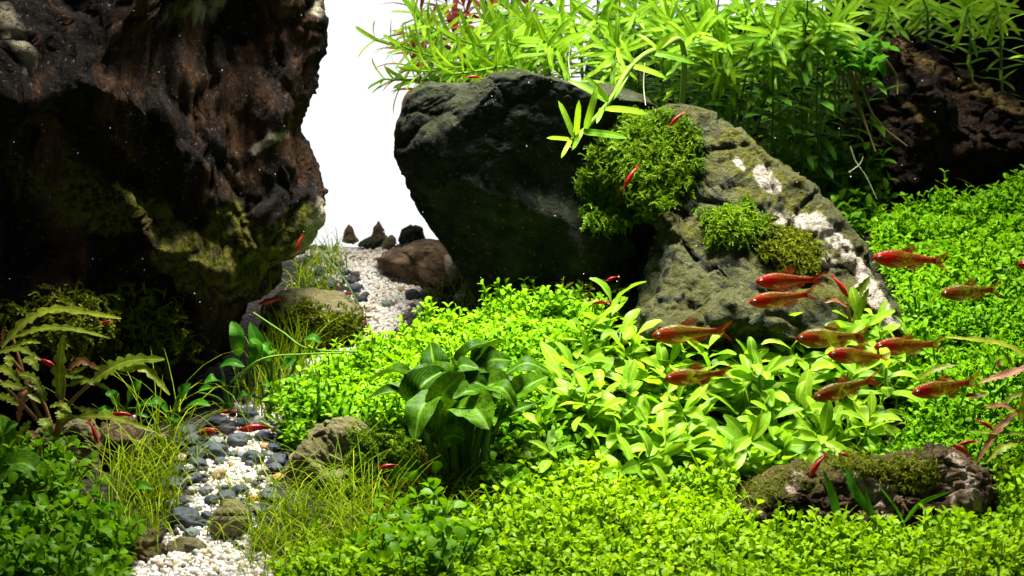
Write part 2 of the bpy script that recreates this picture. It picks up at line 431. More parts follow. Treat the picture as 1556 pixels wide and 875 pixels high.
    for key_, lines in (('algae', algae), ('quartz', quartz)):
        for ln in lines or []:
            d = seg_px(pxy, ln); at[key_] = np.maximum(at[key_], np.clip((1.0 - d - nz * 1.3) * 9, 0, 1) * front)
    me = mesh_np(name, V - C, F, mat, smooth, at)
    o = link(name, me); o.location = C
    tag(o, label, cat, group)
    ROCKS[key or name] = BVHTree.FromPolygons(V.tolist(), F.tolist())
    return o
def vnormals(V, F):
    N = np.zeros_like(V); fn = np.cross(V[F[:, 1]] - V[F[:, 0]], V[F[:, 2]] - V[F[:, 0]])
    for k in range(3): np.add.at(N, F[:, k], fn)
    return unit(N)

M_LEFT = rock_mat('dark_brown_rock', [(0.005, 0.0045, 0.004), (0.011, 0.009, 0.007), (0.016, 0.012, 0.009), (0.07, 0.034, 0.016), (0.024, 0.022, 0.014)], scale=3.4, bump=1.0, stretch=(1.8, 1.8, 0.55), algae=(0.12, 0.125, 0.010), quartz=(0.34, 0.30, 0.2), speckamt=0.25)
M_DARK = rock_mat('charcoal_rock', [(0.007, 0.008, 0.007), (0.016, 0.018, 0.015), (0.04, 0.042, 0.032)], scale=3.5, bump=0.7, algae=(0.12, 0.15, 0.02), topalg=0.12, speckamt=0.2)
M_GREY = rock_mat('olive_grey_rock', [(0.012, 0.014, 0.011), (0.05, 0.058, 0.045), (0.12, 0.125, 0.085), (0.025, 0.028, 0.02), (0.2, 0.19, 0.12)], scale=6.5, bump=1.3, algae=(0.14, 0.14, 0.018), quartz=(0.62, 0.54, 0.44), topalg=0.45)
M_STUMP = rock_mat('black_wood', [(0.006, 0.005, 0.004), (0.014, 0.010, 0.007), (0.03, 0.02, 0.012)], scale=4.0, bump=0.9, stretch=(2.5, 2.5, 0.8))  # dark waterlogged wood, with shade from plants above put into the colour
M_WOOD = rock_mat('rotten_wood', [(0.010, 0.008, 0.006), (0.03, 0.02, 0.013), (0.10, 0.06, 0.035)], scale=4.0, bump=0.9, stretch=(0.8, 2.5, 2.5), algae=(0.25, 0.17, 0.06), quartz=(0.5, 0.3, 0.16))
M_STONE = rock_mat('tan_stone', [(0.06, 0.05, 0.035), (0.2, 0.165, 0.11), (0.32, 0.27, 0.19)], scale=7, bump=0.7, algae=(0.13, 0.13, 0.02), topalg=0.5)
M_BROWN = rock_mat('brown_stone', [(0.03, 0.02, 0.013), (0.13, 0.085, 0.05), (0.28, 0.2, 0.13)], scale=6, bump=0.8, algae=(0.12, 0.12, 0.015), quartz=(0.6, 0.5, 0.4))
M_LIE = rock_mat('banded_stone', [(0.022, 0.015, 0.008), (0.08, 0.052, 0.026), (0.2, 0.135, 0.075)], scale=6, bump=1.0, algae=(0.10, 0.10, 0.012), quartz=(0.42, 0.33, 0.25))

rock('rock', [(-230, -170), (470, -170), (494, -20), (499, 20), (507, 55), (500, 80), (490, 95), (488, 140), (478, 175), (469, 203), (481, 230), (495, 265), (503, 300), (498, 345), (478, 388), (440, 405),
              (426, 413), (422, 455), (395, 470), (370, 473), (358, 510), (330, 570), (250, 600), (100, 620), (-230, 620)], (200, 220), .30, .62, .75, M_LEFT, sub=7, pw=3.2,
     cuts=[((0.25, -1, -0.55), (300, 380, -0.22)), ((0.55, -1, 0.1), (430, 150, 0.05)), ((-0.1, -1, -0.12), (150, 150, -0.28)), ((0.1, -1, 0.5), (150, 60, -0.3))],
     disp=.05, fac=(0.03, 2.4), grain=.02, seed=3, crack=.04, crf=2.2, chips=70, chip=.07, chipr=.55, strata=.020, aniso=(1.6, 1.6, 0.6),
     algae=[[(300, 375, 55), (380, 385, 62), (450, 355, 46)], [(90, 310, 36), (190, 310, 36)], [(225, 320, 26), (270, 350, 26)], [(260, 20, 16), (280, 15, 12)], [(20, 260, 14), (60, 290, 14)]],
     quartz=[[(385, 228, 9), (410, 213, 9), (435, 205, 5)], [(5, 10, 14), (30, 60, 10), (45, 90, 8)], [(455, 375, 12), (485, 345, 18), (492, 310, 7)], [(300, 15, 16), (330, 5, 12)], [(480, 15, 10), (492, 0, 8)]],
     label='huge dark brown craggy rock overhanging the left side of the scene', key='left')
rock('rock', [(598, 205), (606, 166), (620, 142), (650, 127), (700, 124), (728, 121), (742, 110), (800, 104), (850, 112), (900, 126), (975, 148), (1010, 170), (1010, 300), (985, 420), (960, 500), (900, 520), (800, 520),
              (735, 472), (705, 428), (682, 398), (655, 362), (630, 322), (609, 272), (600, 235)], (800, 300), .52, .13, .75, M_DARK, sub=7, pw=3.6, shear=-.16,
     cuts=[((0.32, -0.3, 1), (900, 140, .40)), ((-0.6, -0.8, -0.35), (640, 320, .5))],
     disp=.03, fac=(0.014, 3.0), grain=.014, seed=8, chips=26, chip=.03, chipr=.4, crack=.012, crf=3.5, label='large black flat-faced boulder in the centre under the green stem plants', key='mid')
rock('rock', [(955, 205), (985, 168), (1020, 152), (1080, 166), (1092, 187), (1130, 195), (1160, 225), (1200, 256), (1240, 284), (1275, 325), (1310, 365), (1335, 410), (1362, 450), (1378, 500), (1340, 560), (1150, 580), (980, 560), (950, 510),
              (965, 450), (983, 400), (1000, 350), (985, 300), (955, 260)], (1120, 390), .38, .5, .5, M_GREY, sub=7, pw=2.8,
     cuts=[((0.35, -0.75, 0.65), (1180, 330, .14)), ((-0.5, -0.85, 0.55), (1020, 400, .08)), ((0.3, -1, 0.4), (1200, 440, -.02)), ((-0.2, -0.8, 0.6), (1090, 240, .16))],
     disp=.03, fac=(0.010, 4.2), grain=.020, seed=14, crack=.020, crf=4.0, chips=70, chip=.034, chipr=.30,
     algae=[[(1110, 235, 40), (1180, 290, 40), (1230, 330, 22)], [(1050, 360, 16), (1065, 345, 14)], [(1200, 420, 30), (1330, 470, 20)]],
     quartz=[[(1158, 262, 12), (1175, 285, 10)], [(1180, 330, 12), (1235, 340, 20), (1270, 362, 14)], [(1285, 370, 8), (1300, 405, 14), (1330, 450, 12), (1358, 490, 9)], [(1245, 390, 12), (1260, 400, 9)], [(1120, 245, 4), (1130, 255, 3)]],
     label='sloping olive and cream rock with white veins leaning on the black boulder', key='right')
rock('driftwood', [(1300, 150), (1322, 75), (1345, 52), (1380, 40), (1430, 62), (1480, 108), (1556, 165), (1660, 235), (1660, 440), (1400, 440), (1290, 380), (1265, 280), (1275, 200)], (1440, 240), 1.5, .36, .4, M_WOOD, sub=7, pw=2.4,
     cuts=[((0.2, -1, -0.3), (1380, 220, 1.25)), ((0.45, -0.6, 0.75), (1460, 130, 1.3))], disp=.05, fac=(0.05, 4.0), grain=.04, seed=21, crack=.04, crf=5, chips=30, chip=.05, chipr=.4, aniso=(0.7, 1.5, 1.6),
     quartz=[[(1335, 60, 9), (1362, 68, 9)]], algae=[[(1370, 75, 7), (1450, 120, 8), (1556, 165, 12)], [(1480, 60, 10), (1490, 80, 8)], [(1370, 150, 7), (1420, 200, 6)]],
     label='dark crumbling driftwood trunk sloping down at the upper right', cat='driftwood', key='wood')
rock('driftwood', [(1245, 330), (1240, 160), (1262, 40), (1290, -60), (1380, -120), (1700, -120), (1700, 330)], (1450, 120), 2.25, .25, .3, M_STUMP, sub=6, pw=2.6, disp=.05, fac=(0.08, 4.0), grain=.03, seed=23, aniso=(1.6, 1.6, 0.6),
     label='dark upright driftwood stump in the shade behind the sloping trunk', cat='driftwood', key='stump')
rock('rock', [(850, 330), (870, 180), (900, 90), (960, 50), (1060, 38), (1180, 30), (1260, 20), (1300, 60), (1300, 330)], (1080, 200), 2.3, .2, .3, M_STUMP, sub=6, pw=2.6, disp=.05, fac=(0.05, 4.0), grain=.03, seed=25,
     label='added black mass blocking the white sheet behind the thicket of green stems', key='backing')  # added mass, keeps the white sheet from showing between the stems
rock('rock', [(1112, 768), (1125, 745), (1160, 724), (1200, 706), (1250, 697), (1300, 694), (1340, 700), (1380, 690), (1430, 684), (1470, 694), (1495, 714), (1508, 740), (1500, 775), (1470, 800), (1400, 830), (1250, 830), (1130, 805)], (1320, 760), -.74, .2, .24, M_LIE, sub=7, pw=2.6,
     cuts=[((0, -0.8, 0.6), (1300, 730, -.86))], disp=.03, fac=(0.025, 6), grain=.022, seed=31, crack=.02, crf=8, chips=30, chip=.025, chipr=.2, aniso=(1, 1, 1.4),
     quartz=[[(1205, 738, 10), (1215, 725, 8)], [(1300, 730, 14), (1345, 750, 14), (1350, 800, 12)], [(1450, 695, 8), (1475, 725, 8), (1485, 770, 6)], [(1425, 705, 4), (1445, 740, 4), (1450, 780, 4)], [(1465, 720, 3), (1470, 790, 3)]],
     algae=[[(1150, 740, 25), (1190, 730, 25)], [(1240, 720, 25), (1270, 705, 25)]], label='long brown banded stone with moss lying in the bright front carpet', cat='stone', key='lying')
rock('rock', [(430, 722), (432, 702), (445, 688), (470, 660), (495, 645), (520, 640), (545, 640), (565, 655), (575, 700), (570, 770), (480, 785), (436, 765)], (500, 710), -.48, .16, .2, M_STONE, sub=6, pw=2.6,
     cuts=[((-0.9, -0.5, 0.1), (440, 720, -.5)), ((-0.2, -0.7, 0.7), (480, 670, -.52))], disp=.025, fac=(0.015, 5), grain=.018, seed=41, crack=.02, crf=8, chips=25, chip=.03, chipr=.2, algae=[[(540, 650, 20), (560, 680, 16)]],
     label='tan blocky stone left of the broad-leaved dark green plant', cat='stone', key='tan')
rock('rock', [(40, 660), (95, 645), (135, 640), (150, 665), (155, 720), (150, 770), (40, 780), (20, 720)], (95, 710), -.35, .14, .2, M_STONE, sub=6, pw=3, cuts=[((0.2, -1, 0.1), (110, 700, -.44))],
     disp=.025, fac=(0.02, 5), grain=.018, seed=43, crack=.025, crf=8, chips=25, chip=.03, chipr=.2, algae=[[(60, 700, 30), (80, 760, 30)]], label='grey cracked stone beneath the brown lobed plant at left', cat='stone', key='s3')
rock('rock', [(140, 655), (165, 640), (200, 642), (212, 665), (215, 720), (190, 760), (145, 760)], (178, 700), -.22, .12, .16, M_BROWN, sub=5, disp=.02, fac=(0.05, 7), grain=.014, seed=44,
     label='rusty brown stone to the right of the grey cracked stone', cat='stone', key='s3b')
rock('rock', [(400, 470), (425, 445), (470, 440), (520, 452), (548, 475), (550, 530), (520, 560), (420, 560), (395, 520)], (475, 500), .72, .16, .25, M_STONE, sub=6, pw=3, cuts=[((0, -0.35, 1), (470, 462, .66))],
     disp=.015, fac=(0.04, 5), grain=.01, seed=45, label='flat-topped sandstone draped with moss behind the dark overhang', cat='stone', key='sand')
rock('rock', [(572, 394), (592, 382), (625, 370), (652, 364), (690, 380), (720, 420), (740, 470), (620, 455), (585, 415)], (650, 405), 1.5, .2, .25, M_BROWN, sub=6, pw=3.4, disp=.008, fac=(0.012, 5), grain=.012, seed=46, chips=22, chip=.02, chipr=.2,
     aniso=(0.7, 1, 1.8), quartz=[[(680, 395, 5), (690, 420, 8)]], label='reddish brown layered rock beside the white gravel path at the back', cat='rock', key='s5')
rock('rock', [(324, 780), (340, 764), (362, 762), (378, 778), (380, 798), (370, 815), (332, 815), (322, 800)], (352, 788), -.8, .06, .08, M_STONE, sub=6, disp=.012, fac=(0.014, 6), grain=.01, seed=47,
     label='grey brown cracked stone in the middle of the gravel path', cat='stone', key='s7')
rock('rock', [(150, 850), (175, 815), (215, 806), (248, 822), (262, 850), (255, 900), (150, 900)], (205, 855), -.97, .12, .14, M_BROWN, sub=6, disp=.015, fac=(0.05, 8), grain=.012, seed=48, algae=[[(180, 830, 20), (220, 830, 20)]],
     label='dark mossy stone at the bottom left beside the white gravel', cat='stone', key='s8')
rock('rock', [(252, 835), (275, 818), (305, 820), (318, 840), (312, 862), (255, 862)], (285, 842), -.98, .05, .07, M_STONE, sub=5, disp=.01, fac=(0.02, 10), grain=.008, seed=49,
     label='small pale grey stone above the gravel heap at the front', cat='stone', key='s10')
rock('driftwood', [(545, 800), (570, 780), (620, 772), (690, 768), (720, 790), (715, 830), (640, 850), (560, 840)], (630, 805), -.62, .09, .12, M_BROWN, sub=5, disp=.02, fac=(0.03, 8), grain=.012, seed=50, aniso=(0.6, 1.4, 1.4),
     label='brown piece of wood under the roots of the broad-leaved plant', cat='driftwood', key='s9')
# ridge of stones on the skyline of the path
for (ol, c, Y, lab, mt, sd) in [
    ([(519, 372), (524, 356), (531, 345), (537, 353), (546, 372), (535, 378)], (532, 364), 1.98, 'pointed dark brown stone, leftmost on the white gravel skyline', M_BROWN, 51),
    ([(563, 372), (568, 352), (575, 341), (583, 352), (590, 366), (580, 380)], (576, 363), 2.02, 'tall pointed reddish stone on the white gravel skyline', M_BROWN, 52),
    ([(543, 378), (555, 366), (568, 362), (582, 368), (580, 380), (560, 386)], (563, 374), 1.92, 'flat dark grey stone in front of the tall pointed stone', M_DARK, 53),
    ([(604, 372), (610, 352), (625, 346), (640, 352), (650, 376), (620, 384)], (626, 366), 1.95, 'grey rounded stone touching the black boulder on the skyline', M_DARK, 54),
    ([(580, 378), (587, 366), (596, 364), (602, 374), (592, 382)], (590, 373), 1.86, 'small pale stone between the pointed and the rounded skyline stones', M_STONE, 55)]:
    ol = [(a, b - 5) for a, b in ol]; c = (c[0], c[1] - 3)
    rock('stone', ol, c, Y, .05, .06, mt, sub=5, pw=2.2, disp=.006, fac=(0.015, 10), grain=.004, seed=sd, label=lab, cat='stone', key=lab)
def surf(px, py, *keys):
    """first surface (rocks or bed) seen at a pixel"""
    best = None
    for k in (keys or list(ROCKS.keys())):
        q, n = hit(px, py, ROCKS[k])
        if q is not None and (best is None or q[1] < best[0][1]): best = (q, n)
    if not keys or best is None:
        q, n = hit(px, py)
        if q is not None and (best is None or q[1] < best[0][1]): best = (q, n)
    return best

# ------------------------------------------------------------------ leaf shapes and bakers
def leaf_grid(L, Wd, rows, cols, prof, arch=0.3, fold=0.25, tipcurl=0.0, wave=0.0, seed=0, twist=0.0, cup=0.0):
    """leaf along +Y from the origin, face up +Z; arch bends the midrib down, fold lifts the margins"""
    t = np.linspace(0, 1, rows); s = np.linspace(-1, 1, cols)
    ang = -arch * t - tipcurl * t ** 4
    dy = np.cos(ang); dz = np.sin(ang)
    y = np.concatenate([[0], np.cumsum((dy[1:] + dy[:-1]) / 2)]) / (rows - 1) * L
    z = np.concatenate([[0], np.cumsum((dz[1:] + dz[:-1]) / 2)]) / (rows - 1) * L
    wv = np.array([prof(a) for a in t]) * Wd / 2
    tt, ss = np.meshgrid(t, s, indexing='ij')
    ph = seed * 1.7
    lift = fold * np.abs(ss) * wv[:, None] + cup * (ss ** 2) * wv[:, None] + wave * np.abs(ss) * np.sin(tt * 13 + ph + ss * 1.2) * wv[:, None]
    tw = twist * tt
    X = ss * wv[:, None]
    nx = X * np.cos(tw) - lift * np.sin(tw); nl = X * np.sin(tw) + lift * np.cos(tw)
    V = np.stack([nx, y[:, None] - nl * np.sin(ang)[:, None] * 1.0, z[:, None] + nl * np.cos(ang)[:, None]], -1).reshape(-1, 3)
    uv = np.stack([(ss + 1) / 2, tt], -1).reshape(-1, 2)
    i = (np.arange(rows - 1)[:, None] * cols + np.arange(cols - 1)[None]).ravel()
    F = np.stack([i, i + 1, i + cols + 1, i + cols], -1)
    return V, F, uv
def pr_lance(a): return max(0.03, math.sin(math.pi * min(1, a * 0.97 + 0.015) ** 0.85) ** 0.75)
def pr_oval(a): return max(0.05, math.sin(math.pi * (0.02 + 0.96 * a)) ** 0.55)
def pr_obov(a): return max(0.12, (math.sin(math.pi * (0.03 + 0.95 * a ** 1.35)) ** 0.7))
def pr_spat(a): return max(0.10, 0.14 + 0.86 * math.sin(math.pi * min(1, max(0, (a - 0.12) / 0.89)) ** 1.0 * 0.985) ** 0.85 if a > 0.12 else 0.14)
def pr_anub(a): return max(0.03, (math.sin(math.pi * (0.01 + 0.985 * a) ** 0.78)) ** 0.62)
def pr_strap(a): return max(0.05, min(1, 0.55 + a * 3) * (1 - a ** 6) ** 0.6)
def pr_lobed(k, d):
    def f(a):
        base = max(0.0, math.sin(math.pi * (0.04 + 0.94 * a) ** 0.8)) ** 0.7
        ph = (a * k) % 1.0
        lob = 1 - d * (ph if ph < 0.72 else (1 - ph) * 2.6) ** 1.4 * (1.0 if a < 0.9 else 0.3)
        return max(0.05, base * lob)
    return f

def bake(tpl, pos, d, n, sx, sy, rnd, tdata=None):
    """copies of a template at pos, +Y along d, +Z along n"""
    V, F = tpl
    d = unit(d); x = unit(np.cross(d, n)); n = np.cross(x, d)
    out = pos[:, None] + (V[None, :, 0:1] * sx[:, None, None]) * x[:, None] + (V[None, :, 1:2] * sy[:, None, None]) * d[:, None] + (V[None, :, 2:3] * sy[:, None, None]) * n[:, None]
    k = len(V)
    Fo = (F[None] + (np.arange(len(pos)) * k)[:, None, None]).reshape(-1, F.shape[1])
    return out.reshape(-1, 3), Fo, np.repeat(rnd, k)
def tri_leaf(prof, arch, fold, tipcurl=0.0):
    V, F, _ = leaf_grid(1.0, 1.0, 5, 3, prof, arch, fold, tipcurl)
    return V, F
LEAF_OV = tri_leaf(pr_oval, 0.5, 0.25)
LEAF_OB = tri_leaf(pr_obov, 0.55, 0.18)
LEAF_LN = tri_leaf(pr_lance, 0.5, 0.2)
STEM_T = tube(np.array([[0, 0, 0], [0, .5, 0.02], [0, 1, 0]], float), np.array([1, .9, .7]) * 1.0, 3)

def sprigs(name, base, hgt, nodes, leaf, ll, lw, mat, label, cat, tilt=0.5, el0=0.25, el1=0.9, per=2, top=1.0, lean=None, stem_r=0.0035, keep=1.0, seed=0):
    """a mass of small upright leafy stems (ground cover) as one mesh"""
    g = np.random.default_rng(seed + 100)
    N = len(base)
    ax = unit(np.stack([g.normal(0, tilt, N), g.normal(0, tilt, N) - 0.1, np.ones(N)], -1) + (lean if lean is not None else 0))
    lump = fbm(np.column_stack([base[:, :2] * 6.5, np.zeros(N)]), 3, seed + 70)
    h = hgt * g.uniform(0.5, 1.2, N) * (1 + 0.9 * lump) * np.where(g.uniform(0, 1, N) < .04, 1.3, 1.0)
    h = np.maximum(h, .25 * hgt)
    ref = unit(g.normal(size=(N, 3))); r1 = unit(np.cross(ax, ref)); r2 = np.cross(ax, r1)
    tone = np.clip(g.uniform(0, 1, N) * .7 + .15 + .5 * fbm(np.column_stack([base[:, :2] * 3.5, np.zeros(N)]), 2, seed + 90), 0, 1)
    PS, DS, NS, SX, SY, RN = [], [], [], [], [], []
    for k in range(nodes):
        f = (k + 1.0) / nodes
        q = base + ax * (h * f)[:, None]
        for j in range(per):
            a = (k % 2) * math.pi / per + j * 2 * math.pi / per + g.normal(0, 0.25, N)
            rad = r1 * np.cos(a)[:, None] + r2 * np.sin(a)[:, None]
            el = el0 + (el1 - el0) * f ** 2 + g.normal(0, 0.2, N)
            dd = rad * np.cos(el)[:, None] + ax * np.sin(el)[:, None]
            nn = ax * np.cos(el)[:, None] - rad * np.sin(el)[:, None]
            sz = g.uniform(0.75, 1.2, N) * (1.0 if f < 0.8 else top)
            m_ = g.uniform(0, 1, N) < keep
            PS.append(q[m_]); DS.append(dd[m_]); NS.append(nn[m_]); SX.append((lw * sz * g.uniform(.85, 1.15, N))[m_]); SY.append((ll * sz)[m_])
            RN.append(np.clip(tone * 0.55 + g.uniform(0, 0.45, N), 0, 1)[m_])
    V, F, A = bake(leaf, np.concatenate(PS), np.concatenate(DS), np.concatenate(NS), np.concatenate(SX), np.concatenate(SY), np.concatenate(RN))
    V2, F2, A2 = bake(STEM_T, base, ax, r1, np.full(N, stem_r), h, tone * 0.6)
    # tube template has its width in X and Z: keep Z thin as well
    me = mesh_np(name, np.vstack([V, V2]), np.vstack([F, F2 + len(V)]), mat, True, {'rnd': np.concatenate([A, A2])})
    return tag(link(name, me), label, cat, kind='stuff')
# template stem: unit length along Y, radius scaled by sx in X only -> flatten Z
_sv = STEM_T[0].copy(); _sv[:, 2] *= 0.04; STEM_T = (_sv, STEM_T[1])

def bed_points(n, poly, seed, spacing=0.0, avoid_path=0.05, rocks=()):
    g = np.random.default_rng(seed); out = []
    pl = np.array(poly, float)
    x0, y0 = -2.6, -1.38
    tries = 0
    while sum(len(o) for o in out) < n and tries < 60:
        xy = np.stack([g.uniform(-2.3, 2.3, 8000), g.uniform(-1.4, 2.0, 8000)], -1)
        z = gz(xy[:, 0], xy[:, 1]); p = np.column_stack([xy, z]); q = PX(p)
        ok = inpoly(q, poly) & (path_d(q) > avoid_path)
        out.append(p[ok]); tries += 1
    return np.concatenate(out)[:n]

# foliage colours
M_CARPET = leaf_mat('carpet_leaf', (0.11, 0.27, 0.002), (0.40, 0.60, 0.004), rough=0.45, old=(0.42, 0.30, 0.06))
M_SLOPE = leaf_mat('pearl_leaf', (0.07, 0.24, 0.003), (0.28, 0.54, 0.006), rough=0.45)
M_MOUND = leaf_mat('mound_leaf', (0.10, 0.29, 0.003), (0.34, 0.60, 0.008), rough=0.45)
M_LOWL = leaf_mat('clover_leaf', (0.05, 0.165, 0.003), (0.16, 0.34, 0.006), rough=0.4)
M_STAUR = leaf_mat('broad_bright_leaf', (0.11, 0.29, 0.005), (0.29, 0.50, 0.018), rough=0.38, src='obj', rib=(0.5, 0.62, 0.12), speck=0.2, scale=45, trans=(1.2, 1.2, 0.5))
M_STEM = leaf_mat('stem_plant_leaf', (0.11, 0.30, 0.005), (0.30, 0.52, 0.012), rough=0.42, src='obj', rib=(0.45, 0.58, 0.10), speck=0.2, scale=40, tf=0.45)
M_BACK = leaf_mat('shade_leaf', (0.04, 0.14, 0.006), (0.12, 0.27, 0.012), rough=0.5, src='obj', speck=0.25, scale=40, tf=0.35)  # darker copy of the stem plant leaf, thicket shade put into its colour
M_RED = leaf_mat('red_stem_leaf', (0.20, 0.035, 0.02), (0.36, 0.12, 0.03), rough=0.5, src='obj', speck=0.25, scale=40, tf=0.4, trans=(1.2, 1.0, 0.8))
M_ANUB = leaf_mat('dark_broad_leaf', (0.012, 0.055, 0.0015), (0.062, 0.155, 0.003), rough=0.42, src='obj', rib=(0.17, 0.34, 0.03), speck=0.65, scale=70, tf=0.2, spec=0.07)
M_CRYPT = leaf_mat('shade_broad_leaf', (0.02, 0.10, 0.006), (0.06, 0.2, 0.012), rough=0.35, src='obj', rib=(0.08, 0.22, 0.02), speck=0.3, scale=50, tf=0.3)
M_PINN = leaf_mat('lobed_leaf', (0.09, 0.16, 0.010), (0.24, 0.30, 0.02), rough=0.4, src='obj', rib=(0.42, 0.36, 0.05), speck=0.5, scale=60, tf=0.3)
M_PINR = leaf_mat('bronze_lobed_leaf', (0.18, 0.10, 0.03), (0.34, 0.14, 0.07), rough=0.4, src='obj', rib=(0.45, 0.25, 0.10), speck=0.5, scale=60, tf=0.3)
M_GRASS = leaf_mat('hair_grass', (0.20, 0.38, 0.006), (0.52, 0.62, 0.015), rough=0.45)
M_MOSS = leaf_mat('moss', (0.035, 0.10, 0.003), (0.23, 0.38, 0.008), rough=0.6, tf=0.35, bump=0)
M_MOSSD = leaf_mat('olive_moss', (0.05, 0.08, 0.004), (0.24, 0.28, 0.010), rough=0.6, tf=0.3, bump=0)
M_STALK = simple_mat('green_stalk', (0.16, 0.30, 0.03), 0.45, tf=0.2)
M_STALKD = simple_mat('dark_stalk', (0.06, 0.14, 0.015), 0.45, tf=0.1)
M_STALKR = simple_mat('brown_stalk', (0.25, 0.13, 0.05), 0.5)
M_ROOT = simple_mat('root', (0.16, 0.13, 0.04), 0.6)
M_WROOT = simple_mat('pale_root', (0.34, 0.36, 0.22), 0.5)

# ------------------------------------------------------------------ ground cover
FRONT = [(436, 930), (470, 835), (560, 838), (650, 845), (740, 822), (795, 770), (800, 690), (860, 725), (1110, 755), (1500, 720), (1640, 640), (1640, 930)]
b1 = bed_points(7600, FRONT, 1)
b1 = b1[~inpoly(PX(b1), [(1095, 730), (1300, 690), (1525, 690), (1525, 800), (1480, 818), (1400, 838), (1250, 838), (1120, 822)])]
sprigs('carpet_plant', b1, 0.085, 4, LEAF_OB, 0.0275, 0.0165, M_CARPET, 'low bright yellow-green carpet of small round leaves across the front', 'ground cover', seed=1, tilt=0.45, top=0.9)
SLOPE = [(1320, 730), (1400, 660), (1425, 560), (1395, 520), (1362, 450), (1325, 385), (1345, 352), (1480, 322), (1640, 285), (1640, 720), (1500, 730)]
b2 = bed_points(4300, SLOPE, 2)
sprigs('carpet_plant', b2, 0.10, 5, LEAF_OV, 0.027, 0.0145, M_SLOPE, 'dense green small-leaved carpet covering the right hand slope', 'ground cover', seed=2, tilt=0.35, top=0.8)
MOUND = [(440, 690), (458, 630), (490, 600), (540, 575), (600, 552), (660, 522), (740, 506), (800, 500), (880, 500), (925, 520), (850, 560), (800, 650), (640, 680), (560, 690)]
b3 = bed_points(3600, MOUND, 3, avoid_path=-0.4)
sprigs('carpet_plant', b3, 0.115, 6, LEAF_OV, 0.030, 0.0165, M_MOUND, 'light green bushy mound of tiny leaves behind the broad-leaved plant', 'ground cover', seed=3, tilt=0.4, top=0.8)
LOWL = [(-60, 930), (-60, 745), (60, 745), (130, 800), (165, 850), (180, 930)]
b4 = bed_points(1000, LOWL, 4, avoid_path=0.0)
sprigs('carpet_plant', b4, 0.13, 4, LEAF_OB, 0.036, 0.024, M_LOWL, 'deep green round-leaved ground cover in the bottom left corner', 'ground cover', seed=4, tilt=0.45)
DARKC = [(1080, 330), (1180, 260), (1290, 250), (1300, 330), (1290, 400), (1330, 420)]
b5 = bed_points(500, [(1180, 330), (1200, 240), (1330, 240), (1330, 350), (1280, 380)], 5)
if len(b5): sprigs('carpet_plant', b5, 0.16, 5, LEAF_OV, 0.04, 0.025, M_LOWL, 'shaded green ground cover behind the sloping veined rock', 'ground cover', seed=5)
b7 = bed_points(420, [(735, 770), (750, 700), (800, 640), (850, 650), (880, 710), (830, 770)], 7)
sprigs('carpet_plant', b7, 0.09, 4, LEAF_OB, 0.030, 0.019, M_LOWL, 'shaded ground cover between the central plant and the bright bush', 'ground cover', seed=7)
b8 = bed_points(330, [(1330, 520), (1400, 500), (1430, 560), (1410, 640), (1360, 620)], 8)
sprigs('carpet_plant', b8, 0.08, 4, LEAF_OV, 0.028, 0.016, M_SLOPE, 'low ground cover at the right end of the bright bush', 'ground cover', seed=8)
b6 = bed_points(170, [(540, 930), (580, 830), (640, 800), (740, 790), (720, 850), (680, 930)], 6)
sprigs('carpet_plant', b6, 0.13, 3, LEAF_OB, 0.040, 0.030, M_LOWL, 'larger round green leaves in front of the broad-leaved plant', 'ground cover', seed=6, tilt=0.4)

# ------------------------------------------------------------------ plants with single leaves
def variants(tag_, n, L, Wd, rows, cols, prof, mat, arch=(0.2, 0.7), fold=0.25, tip=(0, 0.4), wave=0.08, twist=0.3):
    r = []
    for k in range(n):
        V, F, uv = leaf_grid(L, Wd, rows, cols, prof, R.uniform(*arch), fold * R.uniform(0.5, 1.4), R.uniform(*tip), wave, k, R.uniform(-twist, twist))
        r.append(mesh_np(tag_, V, F, mat, True, None, uv))
    return r
def frame(d, up):
    d = unit(d); x = np.cross(d, up)
    if np.linalg.norm(x) < 1e-4: x = np.cross(d, np.array([1.0, 0.1, 0]))
    x = unit(x); n = np.cross(x, d)
    return x, d, n
def put_leaf(root, base0, me, q, d, up, s=1.0, sw=1.0, name='leaf'):
    x, d, n = frame(d, up)
    o = link(name, me, root)
    M = Matrix(((x[0] * s * sw, d[0] * s, n[0] * s, q[0] - base0[0]), (x[1] * s * sw, d[1] * s, n[1] * s, q[1] - base0[1]), (x[2] * s * sw, d[2] * s, n[2] * s, q[2] - base0[2]), (0, 0, 0, 1)))
    o.matrix_basis = M
    return o
